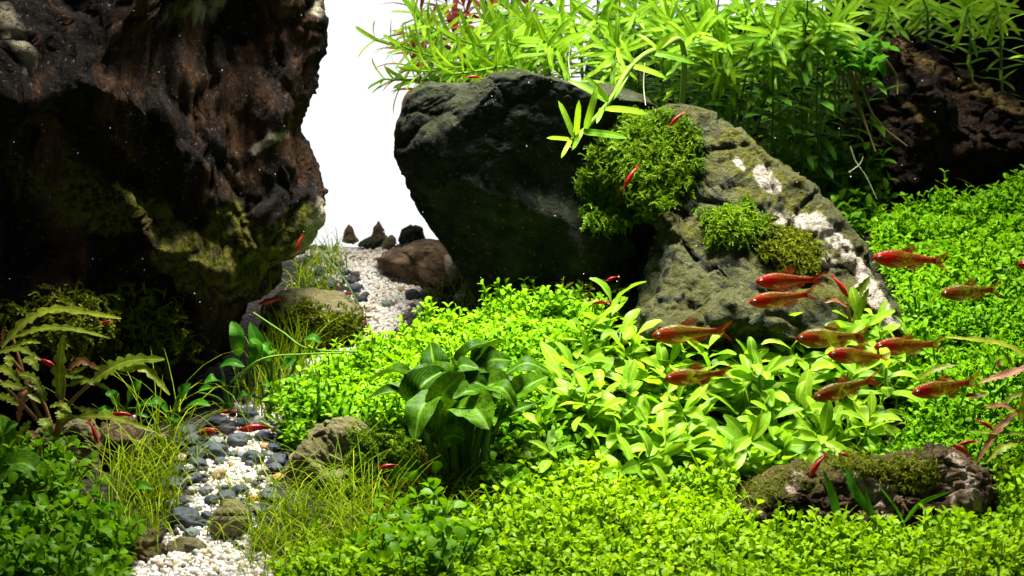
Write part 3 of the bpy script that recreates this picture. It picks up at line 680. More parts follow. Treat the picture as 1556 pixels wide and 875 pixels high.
def stem_plant(name, pts, leaves, stem_mat, label, cat, group, nodes, per, size, el=(0.15, 1.0), rad=0.006, start=0.1, rot=math.pi / 2, jitter=0.15, tipboost=1.0, sides=5, joined=None, joined_mat=None):
    """a stem with whorls; size(f) is the leaf scale along the stem"""
    C_ = catmull(pts, 24); base = C_[0]
    T = unit(np.gradient(C_, axis=0))
    root = empty(name, base)
    tag(root, label, cat, group)
    V, F = tube(C_ - base, np.linspace(rad, rad * 0.55, 24), sides)
    link('stem', mesh_np('stem', V, F, stem_mat), root)
    a0 = R.uniform(0, 6.28); acc = MB() if joined else None
    for k in range(nodes):
        f = start + (1 - start) * (k / max(1, nodes - 1))
        i = min(23, int(f * 23)); q = C_[i]; t = T[i]
        ref = np.array([0, 0, 1.0]) if abs(t[2]) < 0.9 else np.array([1.0, 0, 0])
        r1 = unit(np.cross(t, ref)); r2 = np.cross(t, r1)
        e = el[0] + (el[1] - el[0]) * f ** 3
        for j in range(per):
            a = a0 + k * rot + j * 2 * math.pi / per + R.gauss(0, jitter)
            rd = r1 * math.cos(a) + r2 * math.sin(a)
            ee = e + R.gauss(0, jitter)
            d = rd * math.cos(ee) + t * math.sin(ee)
            up = t * math.cos(ee) - rd * math.sin(ee)
            sz = size(f) * R.uniform(0.8, 1.15)
            if joined:
                V, F = joined[R.randrange(len(joined))]; x, dd, nn = frame(d, up)
                acc.add((V[:, :1] * x + V[:, 1:2] * dd + V[:, 2:] * nn) * sz + q - base, F)
            else: put_leaf(root, base, R.choice(leaves), q, d, up, sz)
    if joined: link('foliage', acc.mesh('foliage', joined_mat), root)
    return root

# bright broad-leaved bush right of centre, planted in rows
ORD = ['first', 'second', 'third', 'fourth', 'fifth', 'sixth', 'seventh', 'eighth', 'ninth', 'tenth', 'eleventh', 'twelfth', 'thirteenth', 'fourteenth', 'fifteenth', 'sixteenth', 'seventeenth', 'eighteenth']
L_ST = variants('leaf', 8, 0.12, 0.043, 8, 5, pr_spat, M_STAUR, (0.2, 0.9), 0.3, (0, 0.5), 0.08)
rows_ = [('back', .18, 990, 1270, 9, 0.13), ('second', .05, 890, 1330, 15, 0.16), ('third', -.08, 835, 1380, 17, 0.17), ('fourth', -.22, 815, 1370, 17, 0.15), ('fifth', -.36, 815, 1330, 16, 0.13), ('front', -.49, 850, 1250, 13, 0.10)]
for rn, Y, x0, x1, n, h in rows_:
    for k in range(n):
        px = x0 + (x1 - x0) * (k + 0.5) / n + R.uniform(-12, 12); yy = Y + R.uniform(-.06, .06)
        b = gp(px, yy); hh = h * R.uniform(0.75, 1.3)
        tip = b + np.array([R.gauss(0, .05), R.gauss(-.03, .05), hh])
        stem_plant('leafy_plant', [b - [0, 0, .02], (b + tip) / 2 + [R.gauss(0, .015), 0, 0], tip], L_ST, M_STALK,
                   f'bright broad-leaved plantlet, {ORD[k]} from left, {rn} row of the bush', 'plant', 'bright broad-leaved bush',
                   7, 2, lambda f: 0.72 + 0.45 * math.sin(math.pi * min(1, f * 0.8 + 0.12)), el=(0.15, 0.8), rad=0.006, start=0.2)
# the taller sprig standing apart at the foot of the black boulder
b = gp(925, .25); stem_plant('leafy_plant', [b, b + [0.0, 0, .08], b + [.01, -.02, .16]], L_ST, M_STALK, 'single bright sprig at the foot of the black boulder, left of the bush', 'plant', 'bright broad-leaved bush', 5, 2,
                             lambda f: 0.9 + 0.35 * f, el=(0.15, 1.1))

# stem plants at the top
L_RO = variants('leaf', 8, 0.13, 0.0175, 8, 3, pr_strap, M_STEM, (0.05, 0.6), 0.22, (0, 0.4), 0.05)
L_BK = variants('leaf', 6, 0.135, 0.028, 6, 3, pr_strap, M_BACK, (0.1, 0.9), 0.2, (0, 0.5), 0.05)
L_RD = variants('leaf', 6, 0.17, 0.022, 7, 3, pr_lance, M_RED, (0.1, 0.9), 0.2, (0, 0.5), 0.05)
G_ST = 'green stem plants behind the boulder'
# (root px, root Y, via px/py, tip px/py/Y, label)
heads = [
    ((800, 1.5), (740, 120, 1.3), (572, 60, 1.05), 'outermost stem reaching furthest left over the white gap, tip upright'),
    ((800, 1.4), (700, 135, 1.1), (585, 120, .95), 'lowest stem drooping at the left over the white gap'),
    ((810, 1.3), (720, 120, 1.1), (612, 70, .95), 'second stem in from the white gap with upright tip'),
    ((830, 1.4), (760, 110, 1.2), (655, 40, 1.0), 'stem with fanned leaves left of the reddish plants'),
    ((800, 1.3), (760, 112, 1.0), (640, 108, .8), 'stem trailing along the left shoulder of the black boulder'),
    ((830, 1.3), (780, 100, 1.1), (700, 60, .9), 'stem above the left shoulder of the black boulder'),
    ((830, 1.2), (800, 112, .95), (690, 112, .75), 'stem resting on the top edge of the black boulder'),
    ((850, 1.4), (800, 90, 1.2), (735, 30, 1.0), 'stem rising before the reddish plants'),
    ((860, 1.3), (830, 90, 1.1), (770, 65, .9), 'stem with bright head above the notch of the boulder'),
    ((880, 1.3), (850, 80, 1.1), (800, 35, .95), 'stem with bright head at the top, left of centre'),
    ((880, 1.2), (860, 100, 1.0), (825, 60, .85), 'stem with star head whose white root hangs to the boulder'),
    ((900, 1.3), (880, 60, 1.1), (850, 20, .95), 'stem with head at the top above the star head'),
    ((930, 1.2), (930, 110, .95), (938, 72, .75), 'stem with wide star-shaped head over the middle of the boulder'),
    ((950, 1.4), (930, 60, 1.2), (905, 30, 1.0), 'stem left behind the wide star-shaped head'),
    ((960, 1.4), (960, 60, 1.2), (965, 18, 1.0), 'stem at the top edge above the hanging branch'),
    ((1000, 1.3), (1010, 70, 1.1), (1020, 30, .95), 'stem with head right of the hanging branch, at the top'),
    ((1010, 1.2), (1040, 90, 1.0), (1058, 50, .85), 'stem with pale head right of the hanging branch'),
    ((1050, 1.3), (1070, 70, 1.1), (1090, 25, .95), 'stem with head at the top, second left of the brightest head'),
    ((1080, 1.3), (1090, 90, 1.1), (1105, 65, .9), 'stem with low head left of the brightest head'),
    ((1100, 1.3), (1130, 60, 1.1), (1135, 15, .95), 'stem at the top edge left of the brightest head'),
    ((1120, 1.2), (1150, 80, 1.0), (1180, 42, .78), 'stem with the largest and brightest star head'),
    ((1160, 1.4), (1190, 60, 1.2), (1215, 15, 1.0), 'stem at the top edge right of the brightest head'),
    ((1180, 1.3), (1210, 90, 1.1), (1230, 65, 1.0), 'stem with dim head right of the brightest head'),
    ((1230, 1.5), (1270, 60, 1.3), (1290, 20, 1.15), 'stem arching towards the driftwood at the top'),
    ((870, 1.4), (820, 60, 1.3), (760, 5, 1.15), 'stem leaving the picture above the reddish plants'),
    ((990, 1.5), (1000, 40, 1.3), (990, -20, 1.15), 'stem leaving the picture above the hanging branch'),
    ((700, 1.6), (680, 90, 1.4), (630, 20, 1.2), 'stem in front of the red leaves at the far left'),
    ((1060, 1.5), (1060, 30, 1.3), (1050, -10, 1.2), 'stem leaving the picture right of the hanging branch'),
    ((1240, 1.3), (1255, 70, 1.1), (1262, 35, 1.0), 'dim stem just left of the plant on the driftwood'),
    ((1330, 1.75), (1345, 40, 1.5), (1352, 8, 1.3), 'dim stem at the top above the end of the driftwood'),
    ((1400, 1.75), (1410, 30, 1.6), (1402, -5, 1.4), 'dim stem at the top right of the driftwood end'),
    ((1470, 1.75), (1475, 40, 1.6), (1468, 10, 1.4), 'dim stem at the top, third from the right corner'),
    ((1530, 1.75), (1520, 30, 1.6), (1512, 0, 1.4), 'dim stem at the top, second from the right corner'),
    ((1200, 1.3), (1180, 100, 1.1), (1165, 90, .95), 'low dim stem under the brightest head'),
    ((1120, 1.3), (1110, 120, 1.1), (1085, 105, .95), 'low dim stem left under the brightest head'),
]
for (rp, rY), v, t, lab in heads:
    b = gp(rp, rY); pts = [b, b * 0.45 + P(*v) * 0.55 + [0, 0.05, 0.0], P(*v), P(*t)]
    ln = sum(np.linalg.norm(np.diff(np.array(pts), axis=0), axis=1))
    stem_plant('stem_plant', pts, L_RO, M_STALK, 'green ' + lab, 'plant', G_ST, int(ln / 0.062) + 3, 4 if R.random() < 0.4 else 3,
               lambda f: (0.55 + 0.55 * f) if f < 0.93 else 0.75, el=(0.0, 0.75), rad=0.007, start=0.32)
# branch that hangs down in front of the boulder
br = [gp(1010, 1.1), P(1040, 90, 0.52), P(1000, 75, 0.23), P(960, 100, 0.13), P(925, 155, 0.05), P(885, 200, 0.00), P(868, 212, -0.02)]
root = empty('stem_plant', br[0]); tag(root, 'bright green branch hanging down in front of the black boulder', 'plant', G_ST)
Cb = catmull(br, 40); V, F = tube(Cb - br[0], np.linspace(.011, .006, 40), 6); link('stem', mesh_np('stem', V, F, M_STALK), root)
for (bp, tp, sc_) in [((868, 212, -0.02), (836, 208, -0.07), 1), ((868, 212, -0.02), (857, 230, -0.09), 1), ((872, 208, -0.02), (852, 157, -0.02), 1), ((875, 206, -0.01), (880, 160, -0.07), 1), ((885, 200, 0.00), (945, 205, -0.07), 1), ((890, 196, 0.00), (905, 140, -0.05), 1),
                      ((915, 165, 0.03), (912, 172, -0.07), 1), ((925, 155, 0.05), (873, 118, 0.03), 1), ((925, 155, 0.05), (900, 120, -0.02), 1), ((920, 165, 0.03), (978, 165, -0.02), 1), ((955, 105, 0.13), (935, 140, 0.03), 1), ((960, 100, 0.13), (1007, 110, 0.08), 1),
                      ((962, 98, 0.13), (945, 60, 0.13), 1), ((990, 80, 0.20), (1050, 86, 0.15), 1), ((995, 78, 0.21), (1020, 50, 0.15), 1), ((1000, 75, 0.23), (975, 50, 0.23), 1), ((885, 197, 0.00), (872, 222, -0.07), 1)]:
    q0, q1 = P(*bp), P(*tp); d = q1 - q0; L_ = np.linalg.norm(d)
    put_leaf(root, br[0], R.choice(L_RO), q0, d, np.array([0.1, -0.95, 0.45]), max(0.55, L_ / 0.118), 1.15)
# shaded stems behind
JN = [leaf_grid(.135, .028, 6, 3, pr_strap, a, .2, .3)[:2] for a in (.2, .5, .9)]
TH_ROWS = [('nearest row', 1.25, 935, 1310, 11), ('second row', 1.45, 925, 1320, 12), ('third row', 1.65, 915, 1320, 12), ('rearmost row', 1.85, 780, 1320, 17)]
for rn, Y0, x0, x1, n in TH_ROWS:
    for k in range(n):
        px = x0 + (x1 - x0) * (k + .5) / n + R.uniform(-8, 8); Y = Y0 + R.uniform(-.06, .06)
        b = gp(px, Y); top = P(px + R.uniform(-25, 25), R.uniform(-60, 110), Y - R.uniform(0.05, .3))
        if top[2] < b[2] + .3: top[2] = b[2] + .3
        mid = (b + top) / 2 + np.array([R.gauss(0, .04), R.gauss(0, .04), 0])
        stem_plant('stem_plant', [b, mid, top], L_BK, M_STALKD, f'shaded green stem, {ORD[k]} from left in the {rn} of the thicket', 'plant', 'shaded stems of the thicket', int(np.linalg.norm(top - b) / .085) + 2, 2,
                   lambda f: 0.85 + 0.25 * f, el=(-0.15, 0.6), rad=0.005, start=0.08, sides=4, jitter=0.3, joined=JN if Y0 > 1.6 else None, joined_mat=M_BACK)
# reddish stems at the top left of the thicket
for (rp, rY, t, lab) in [(700, 1.9, (640, 20, 1.75), 'reddish fine-leaved stem nearest to the white gap'), (720, 1.95, (675, -10, 1.8), 'reddish stem, second from the white gap'), (740, 1.9, (705, 10, 1.7), 'reddish stem in the middle of the red group'),
                         (760, 2.0, (735, -15, 1.8), 'reddish stem, fourth from the white gap'), (780, 1.9, (770, 0, 1.75), 'reddish stem partly hidden behind green heads'), (720, 2.05, (655, 60, 1.9), 'low reddish stem leaning to the white gap'), (800, 2.0, (800, -20, 1.85), 'reddish stem, rightmost of the red group'), (690, 1.85, (640, 48, 1.5), 'reddish stem reaching out between the green tips'), (720, 1.85, (690, 42, 1.45), 'reddish stem showing in the middle between green heads'), (700, 1.8, (622, 80, 1.5), 'lowest reddish stem over the white gap'), (750, 1.8, (740, 22, 1.4), 'reddish stem before the white chinks at the top')]:
    b = gp(rp, rY); tp = P(*t)
    stem_plant('red_stem_plant', [b, (b + tp) / 2 + [0.05, 0, 0], tp], L_RD, M_STALKR, lab, 'plant', 'reddish stems behind', int(np.linalg.norm(tp - b) / .055) + 2, 3, lambda f: 0.7 + 0.4 * f, el=(-0.1, 0.9), rad=0.005, start=0.3)
# leaves entering at the upper right edge
for k, (px, py) in enumerate([(1590, 20), (1600, 90)]):
    b = gp(1680, .9 + .1 * k); tp = P(px - 20, py, .8)
    stem_plant('stem_plant', [b, (b + tp) / 2 + [0.1, 0, 0], tp], L_RO, M_STALK, ['green stem entering at the top right corner', 'green stem entering at the right edge beside the driftwood'][k], 'plant', G_ST, 9, 2, lambda f: 0.8 + 0.3 * f, el=(0, .7), start=.5)

# ------------------------------------------------------------------ hero leaves along a curve
def curve_leaf(root, pts, width_px, prof, mat, up=(0, -0.5, 0.85), fold=0.25, cup=0.0, wave=0.0, rows=14, cols=7, name='leaf', seed=0, roll=0.0, thick=0.0):
    """blade along a curve of (px, py, Y) points; up = direction its upper face looks"""
    Q = np.array([P(*p) if len(p) == 3 else p for p in pts]); base0 = np.array(root.location)
    C_ = catmull(Q, rows); T = unit(np.gradient(C_, axis=0)); up = unit(np.array(up, float))
    X = unit(np.cross(T, up)); N = np.cross(X, T)
    if roll:
        a = (np.linspace(0, 1, rows) * roll)[:, None]; X, N = X * np.cos(a) + N * np.sin(a), N * np.cos(a) - X * np.sin(a)
    wv = np.array([prof(t) for t in np.linspace(0, 1, rows)]) * width_px * 0.0021 / 2
    ss = np.linspace(-1, 1, cols); t = np.linspace(0, 1, rows)
    lift = (fold * np.abs(ss)[None] + cup * ss[None] ** 2 + wave * np.abs(ss)[None] * np.sin(t[:, None] * 12 + seed * 2 + ss[None] * 1.5)) * wv[:, None]
    V = (C_[:, None] + X[:, None] * (ss[None] * wv[:, None])[..., None] + N[:, None] * lift[..., None]).reshape(-1, 3) - base0
    uv = np.stack(np.broadcast_arrays((ss[None] + 1) / 2, t[:, None]), -1).reshape(-1, 2)
    i = (np.arange(rows - 1)[:, None] * cols + np.arange(cols - 1)[None]).ravel()
    F = np.stack([i, i + 1, i + cols + 1, i + cols], -1)
    return link(name, mesh_np(name, V, F, mat, True, None, uv), root)
def stalk(root, pts, r0, r1, mat, name='stalk', n=14, sides=6):
    Q = np.array([P(*p) if len(p) == 3 and not isinstance(p, np.ndarray) else p for p in pts])
    V, F = tube(catmull(Q, n) - np.array(root.location), np.linspace(r0, r1, n), sides)
    return link(name, mesh_np(name, V, F, mat), root)

# ---- dark broad-leaved plant in the centre, roots over the wood
RZ = P(690, 745, -.5)
an = empty('broad_leaved_plant', RZ); tag(an, 'large dark green plant with broad curling leaves and roots, left of centre', 'plant')
AN = [  # base, (mid), tip, width px, up
    ([(672, 600, -.42), (660, 556, -.44), (654, 520, -.36)], 52, (0.0, -0.9, 0.4)),
    ([(668, 650, -.56), (672, 600, -.62), (706, 568, -.58)], 62, (0.45, -0.9, 0.3)),
    ([(640, 622, -.54), (640, 588, -.58), (676, 562, -.5)], 52, (-0.3, -0.8, 0.6)),
    ([(662, 596, -.6), (640, 622, -.68), (630, 668, -.72)], 48, (-0.2, -0.75, 0.7)),
    ([(672, 602, -.58), (650, 612, -.62), (612, 625, -.64)], 26, (-0.1, -0.5, 0.9)),
    ([(690, 622, -.6), (722, 622, -.68), (744, 652, -.74)], 62, (0.05, -0.6, 0.85)),
    ([(740, 604, -.58), (716, 594, -.64), (688, 606, -.66)], 36, (0, -0.4, 0.95)),
    ([(672, 668, -.6), (690, 662, -.66), (706, 668, -.68)], 38, (0.0, -0.9, 0.3)),
    ([(718, 575, -.46), (745, 548, -.48), (778, 548, -.44)], 50, (0.1, -0.85, 0.5)),
    ([(712, 570, -.44), (735, 535, -.46), (768, 518, -.38)], 34, (-0.4, -0.4, 0.85)),
    ([(690, 560, -.44), (716, 532, -.46), (756, 520, -.40)], 30, (-0.3, -0.5, 0.85)),
    ([(765, 570, -.42), (800, 552, -.44), (836, 566, -.42)], 34, (0.1, -0.35, 0.9)),
    ([(768, 612, -.46), (800, 588, -.52), (832, 572, -.46)], 40, (0.3, -0.7, 0.6)),
    ([(750, 660, -.46), (778, 628, -.5), (815, 612, -.46)], 26, (0.2, -0.4, 0.9)),
    ([(720, 600, -.5), (750, 585, -.56), (778, 606, -.56)], 50, (0.1, -0.7, 0.7)),
    ([(735, 590, -.54), (762, 590, -.62), (785, 620, -.62)], 36, (0.2, -0.6, 0.8)),
    ([(640, 590, -.44), (605, 566, -.46), (562, 576, -.44)], 28, (0, -0.35, 0.95)),
    ([(642, 608, -.42), (605, 590, -.44), (580, 592, -.44)], 28, (0, -0.4, 0.9)),
    ([(636, 622, -.46), (600, 596, -.5), (556, 606, -.5)], 28, (0, -0.35, 0.95)),
    ([(650, 735, -.62), (622, 716, -.68), (596, 732, -.68)], 32, (0, -0.6, 0.8)),
    ([(640, 768, -.64), (655, 750, -.7), (672, 762, -.7)], 30, (0, -0.7, 0.7)),
    ([(752, 712, -.62), (764, 726, -.66), (776, 760, -.66)], 40, (0.2, -0.9, 0.3)),
    ([(700, 590, -.46), (726, 562, -.5), (752, 570, -.46)], 44, (0, -0.7, 0.7)),
    ([(688, 576, -.5), (700, 556, -.54), (728, 560, -.54)], 36, (-0.2, -0.6, 0.8)),
    ([(690, 600, -.5), (712, 580, -.55), (740, 588, -.56)], 46, (0, -0.6, 0.8)),
]
for k in range(24):
    a = k / 24 * 6.28 + R.uniform(-.2, .2); rr = R.uniform(20, 62); x = 705 + rr * math.cos(a); yv = -.43 + .10 * math.sin(a); y0 = R.uniform(585, 640)
    AN.append(([(705 + .35 * rr * math.cos(a), y0 + 12, yv + .01), (x, y0 - 22, yv), (705 + 1.75 * rr * math.cos(a), y0 - R.uniform(8, 48), yv - .03)], R.uniform(28, 40), (.45 * math.cos(a), -.45, .8)))
for k, (pts, wpx, up) in enumerate(AN):
    lf = curve_leaf(an, pts, wpx * .9, pr_anub, M_ANUB, up, fold=R.uniform(.25, .6), cup=R.uniform(-.35, .25), wave=R.uniform(.08, .22), seed=k, roll=R.uniform(-.6, .6), rows=16, cols=9)
    b = np.array(P(*pts[0])); st = RZ + np.array([R.uniform(-.06, .07), R.uniform(-.03, .08), R.uniform(0, .03)])
    if pts[0][1] > 700: st = RZ + np.array([0, 0, .02])
    stalk(an, [st, st * .5 + b * .5 + np.array([R.gauss(0, .012), .03, -.01]), b], .010, .006, M_STALKD)
stalk(an, [(628, 752, -.55), (680, 748, -.58), (740, 742, -.52), (770, 730, -.42)], .018, .014, M_ROOT, 'rhizome', 16, 8)
for k in range(46):
    x = R.uniform(600, 790); a = P(x, R.uniform(730, 755), -.5 + R.uniform(-.08, .08)); e_ = P(x + R.gauss(0, 45), R.uniform(780, 815), -.58 + R.uniform(-.1, .15))
    stalk(an, [a, (a + e_) / 2 + np.array([R.gauss(0, .03), -.04, .02]), e_], .004, .002, M_ROOT, 'root', 9, 4)
for x, sx in ((660, -20), (690, 0), (735, 10), (675, -8), (720, 14)):
    stalk(an, [P(x + 10, 742, -.5), P(x, 700, -.52), P(x + sx, 640, -.5)], .017, .009, M_STALKD, 'stalk', 10, 8)

# ---- brown-green lobed plant at left
PC = P(85, 668, -.58)
pn = empty('lobed_plant', PC); tag(pn, 'brownish green plant with jagged lobed leaves on the stone at left', 'plant')
PL = [([(2, 528, -.55), (40, 488, -.55), (90, 470, -.56), (184, 484, -.6)], 20, 0), ([(20, 512, -.52), (60, 500, -.54), (105, 499, -.56), (167, 514, -.6)], 15, 0), ([(90, 604, -.6), (91, 556, -.6), (97, 508, -.6)], 26, 0),
      ([(138, 582, -.62), (165, 562, -.63), (200, 548, -.64), (250, 546, -.66)], 30, 0), ([(184, 562, -.63), (222, 562, -.66), (258, 600, -.68)], 18, 0), ([(96, 568, -.58), (123, 549, -.6), (152, 562, -.6)], 16, 1),
      ([(96, 588, -.6), (132, 579, -.62), (171, 594, -.64)], 14, 1), ([(102, 570, -.58), (132, 557, -.6)], 12, 0), ([(99, 571, -.6), (127, 573, -.62)], 12, 0), ([(16, 527, -.55), (40, 519, -.57), (62, 521, -.58)], 12, 0),
      ([(-5, 536, -.58), (30, 530, -.6), (62, 547, -.62)], 14, 1), ([(12, 540, -.62), (16, 558, -.64)], 18, 0), ([(36, 545, -.62), (48, 548, -.64), (58, 563, -.65)], 20, 0), ([(38, 590, -.6), (33, 610, -.63), (28, 640, -.63)], 22, 1),
      ([(-5, 580, -.58), (30, 590, -.6), (62, 612, -.62)], 18, 1), ([(28, 568, -.6), (50, 575, -.62), (62, 590, -.62)], 18, 0), ([(100, 634, -.62), (170, 634, -.64), (235, 656, -.66)], 14, 1), ([(112, 618, -.62), (138, 624, -.64), (156, 622, -.65)], 10, 0),
      ([(92, 622, -.66), (96, 632, -.68), (97, 643, -.68)], 24, 0), ([(64, 636, -.66), (70, 645, -.68), (76, 660, -.68)], 24, 0), ([(46, 640, -.66), (34, 655, -.66), (20, 676, -.66)], 14, 1), ([(76, 618, -.64), (94, 614, -.66), (109, 627, -.68)], 12, 0),
      ([(-8, 600, -.6), (12, 606, -.62), (28, 616, -.64)], 18, 0), ([(60, 600, -.6), (40, 575, -.6), (25, 560, -.6)], 16, 1), ([(70, 610, -.6), (60, 590, -.6), (40, 582, -.6)], 16, 1), ([(40, 655, -.65), (55, 665, -.66), (62, 690, -.66)], 12, 1), ([(-6, 556, -.6), (15, 566, -.62), (30, 580, -.62)], 18, 1),
      ([(5, 500, -.55), (4, 510, -.55), (2, 528, -.55)], 8, 1)]
for k, (pts, wpx, br_) in enumerate(PL):
    curve_leaf(pn, pts, wpx * .95, pr_lobed(8 if len(pts) > 3 else 5, 0.85), M_PINR if br_ and k % 2 else M_PINN, (R.gauss(0, .15), -.75, .65), fold=.2, wave=.12, rows=42 if len(pts) > 2 else 24, cols=5, seed=k)
for pts in [[(85, 670, -.58), (60, 600, -.57), (5, 530, -.55)], [(85, 665, -.58), (92, 640, -.6), (90, 600, -.6)], [(88, 660, -.58), (105, 615, -.6), (140, 580, -.62)], [(80, 660, -.58), (100, 640, -.6), (115, 632, -.62)], [(75, 660, -.58), (40, 620, -.58), (-5, 575, -.58)],
            [(80, 660, -.58), (50, 610, -.57), (20, 515, -.53)], [(85, 660, -.58), (97, 590, -.58), (97, 570, -.58)]]:
    stalk(pn, pts, .008, .005, M_STALKR)
# ---- bronze lobed leaves entering at the right edge
PB = P(1600, 660, -0.53)
pb = empty('lobed_plant', PB); tag(pb, 'bronze and pink jagged leaves reaching in from the right edge', 'plant')
for k, (pts, wpx, m_) in enumerate([([(1575, 548, -0.58), (1517, 521, -0.60), (1436, 512, -0.62)], 12, M_PINN), ([(1570, 556, -0.63), (1528, 569, -0.64), (1488, 581, -0.65)], 14, M_PINR), ([(1396, 576, -0.58), (1421, 561, -0.60), (1452, 555, -0.60)], 13, M_PINN), ([(1500, 597, -0.63), (1487, 602, -0.63), (1473, 607, -0.64)], 7, M_PINR),
                           ([(1545, 626, -0.64), (1514, 655, -0.68), (1484, 703, -0.70)], 12, M_PINR), ([(1570, 658, -0.66), (1520, 658, -0.68), (1472, 655, -0.68)], 8, M_PINN), ([(1545, 622, -0.63), (1520, 616, -0.64), (1497, 620, -0.65)], 10, M_PINR), ([(1545, 672, -0.68), (1520, 682, -0.70), (1496, 703, -0.70)], 15, M_PINN),
                           ([(1575, 592, -0.60), (1545, 600, -0.62), (1524, 613, -0.63)], 10, M_PINN), ([(1550, 640, -0.64), (1556, 610, -0.66), (1562, 580, -0.66)], 14, M_PINN), ([(1520, 560, -0.58), (1517, 553, -0.58), (1522, 545, -0.59)], 10, M_PINR), ([(1540, 560, -0.59), (1532, 545, -0.60), (1520, 530, -0.60)], 8, M_PINN)]):
    curve_leaf(pb, pts, wpx * 1.15, pr_lobed(7, 0.75), m_, (0.1, -.6, .75), fold=.2, wave=.15, rows=36, cols=5, seed=k + 40)
for pts in [[(1600, 660, -0.53), (1575, 600, -0.58), (1570, 550, -0.60)], [(1600, 660, -0.53), (1570, 640, -0.60), (1545, 624, -0.63)], [(1600, 660, -0.56), (1575, 660, -0.63), (1545, 672, -0.68)]]:
    stalk(pb, pts, .007, .004, M_STALKR)
# ---- two small sprouts on the veined rock
s1 = empty('lobed_sprout', P(1292, 486, -.02)); tag(s1, 'small bronze lobed sprout on the lower right of the veined rock', 'plant')
for k, (pts, wpx) in enumerate([([(1287, 466, -.03), (1270, 456, -.05), (1253, 460, -.06)], 8), ([(1292, 460, -.03), (1308, 440, -.05), (1322, 420, -.06)], 16), ([(1300, 488, -.03), (1310, 462, -.06), (1320, 438, -.07)], 14), ([(1290, 462, -.03), (1284, 450, -.04), (1276, 444, -.05)], 8)]):
    curve_leaf(s1, pts, wpx, pr_lobed(5, .5), M_PINN if k else M_PINR, (0, -.8, .6), rows=30, cols=5, seed=k + 60)
stalk(s1, [(1292, 490, -.02), (1290, 475, -.03), (1288, 464, -.03)], .006, .004, M_STALKR)
s2 = empty('lobed_sprout', P(1085, 515, -.02)); tag(s2, 'small dark lobed sprout at the foot of the veined rock behind the bush', 'plant')
for k, (pts, wpx) in enumerate([([(1015, 494, .02), (1035, 485, .0), (1062, 476, -.01)], 12), ([(1010, 498, .02), (1030, 492, .0), (1050, 494, -.01)], 14), ([(1078, 500, .0), (1092, 480, -.02), (1105, 453, -.03)], 16), ([(1062, 480, .0), (1068, 472, -.01), (1073, 468, -.01)], 9), ([(1108, 500, -.02), (1122, 490, -.03), (1130, 482, -.03)], 7), ([(1040, 500, .02), (1050, 490, .0), (1056, 500, -.01)], 14)]):
    curve_leaf(s2, pts, wpx, pr_lobed(4, .45), M_PINN, (0, -.8, .6), rows=28, cols=5, seed=k + 70)
for pts in [[(1085, 515, -.02), (1072, 500, .0), (1062, 482, .0)], [(1085, 515, -.02), (1098, 505, -.02), (1112, 497, -.02)], [(1060, 515, 0), (1035, 505, .02), (1012, 497, .02)]]:
    stalk(s2, pts, .004, .003, M_STALKR)

# ---- shade plants under the overhang
def shade_plant(lab, base, leaves, mat=M_CRYPT):
    b = P(*base); o = empty('shade_plant', b); tag(o, lab, 'plant', 'plants in the shade under the overhang')
    for k, (pts, wpx) in enumerate(leaves):
        q0 = P(*pts[0])
        stalk(o, [b, (b + q0) / 2 + np.array([R.gauss(0, .01), .02, .01]), q0], .006, .004, M_STALKD)
        curve_leaf(o, pts, wpx, pr_anub, mat, (R.gauss(0, .2), -.6, .75), fold=.2, cup=.1, wave=.08, seed=k)
    return o
shade_plant('dark plant with upright leaf over the start of the pebbles', (262, 650, -.15), [([(268, 618, -.2), (276, 598, -.24), (290, 582, -.24)], 22), ([(280, 622, -.2), (300, 612, -.24), (320, 617, -.26)], 16), ([(255, 625, -.18), (240, 610, -.2), (228, 612, -.2)], 16), ([(262, 632, -.16), (268, 640, -.2), (285, 640, -.22)], 10)])
shade_plant('dark plant with floating oval leaf beneath the overhang', (350, 625, .0), [([(335, 556, -.06), (352, 551, -.1), (372, 557, -.1)], 17), ([(362, 540, -.0), (360, 510, -.02), (352, 488, .0)], 24), ([(378, 560, -.02), (392, 532, -.04), (380, 490, -.02)], 30), ([(340, 585, -.06), (325, 575, -.1), (310, 582, -.1)], 18), ([(300, 596, -.04), (310, 590, -.08), (330, 592, -.1)], 14)])
shade_plant('dark green plant right of the overhang foot with rounded leaves', (410, 628, .0), [([(400, 545, -.04), (390, 524, -.08), (384, 522, -.1)], 28), ([(412, 548, -.04), (408, 530, -.08), (398, 522, -.08)], 22), ([(425, 560, -.06), (440, 548, -.1), (438, 538, -.1)], 22), ([(460, 518, .0), (474, 513, -.04), (488, 521, -.04)], 16), ([(398, 590, -.08), (402, 583, -.1), (410, 588, -.12)], 12), ([(400, 610, -.1), (408, 600, -.12), (415, 608, -.12)], 14), ([(432, 590, -.08), (445, 580, -.1), (462, 590, -.1)], 24), ([(385, 602, -.06), (372, 598, -.1), (360, 605, -.1)], 14)])
shade_plant('low dark leaves left of the pebbles in deep shade', (190, 640, -.05), [([(195, 610, -.1), (205, 590, -.12), (215, 578, -.12)], 18), ([(180, 615, -.1), (170, 600, -.12), (160, 598, -.12)], 18), ([(205, 620, -.1), (222, 612, -.14), (238, 618, -.14)], 14), ([(200, 632, -.12), (212, 628, -.15), (225, 634, -.16)], 12), ([(175, 630, -.12), (160, 622, -.14), (148, 628, -.14)], 14)])
shade_plant('large spotted green leaf at the lower left edge', (-25, 775, -.75), [([(-25, 745, -.78), (35, 704, -.84), (90, 760, -.86)], 44), ([(10, 690, -.7), (0, 650, -.72), (-20, 640, -.72)], 40), ([(0, 668, -.7), (14, 650, -.74), (28, 643, -.74)], 20)], M_ANUB)
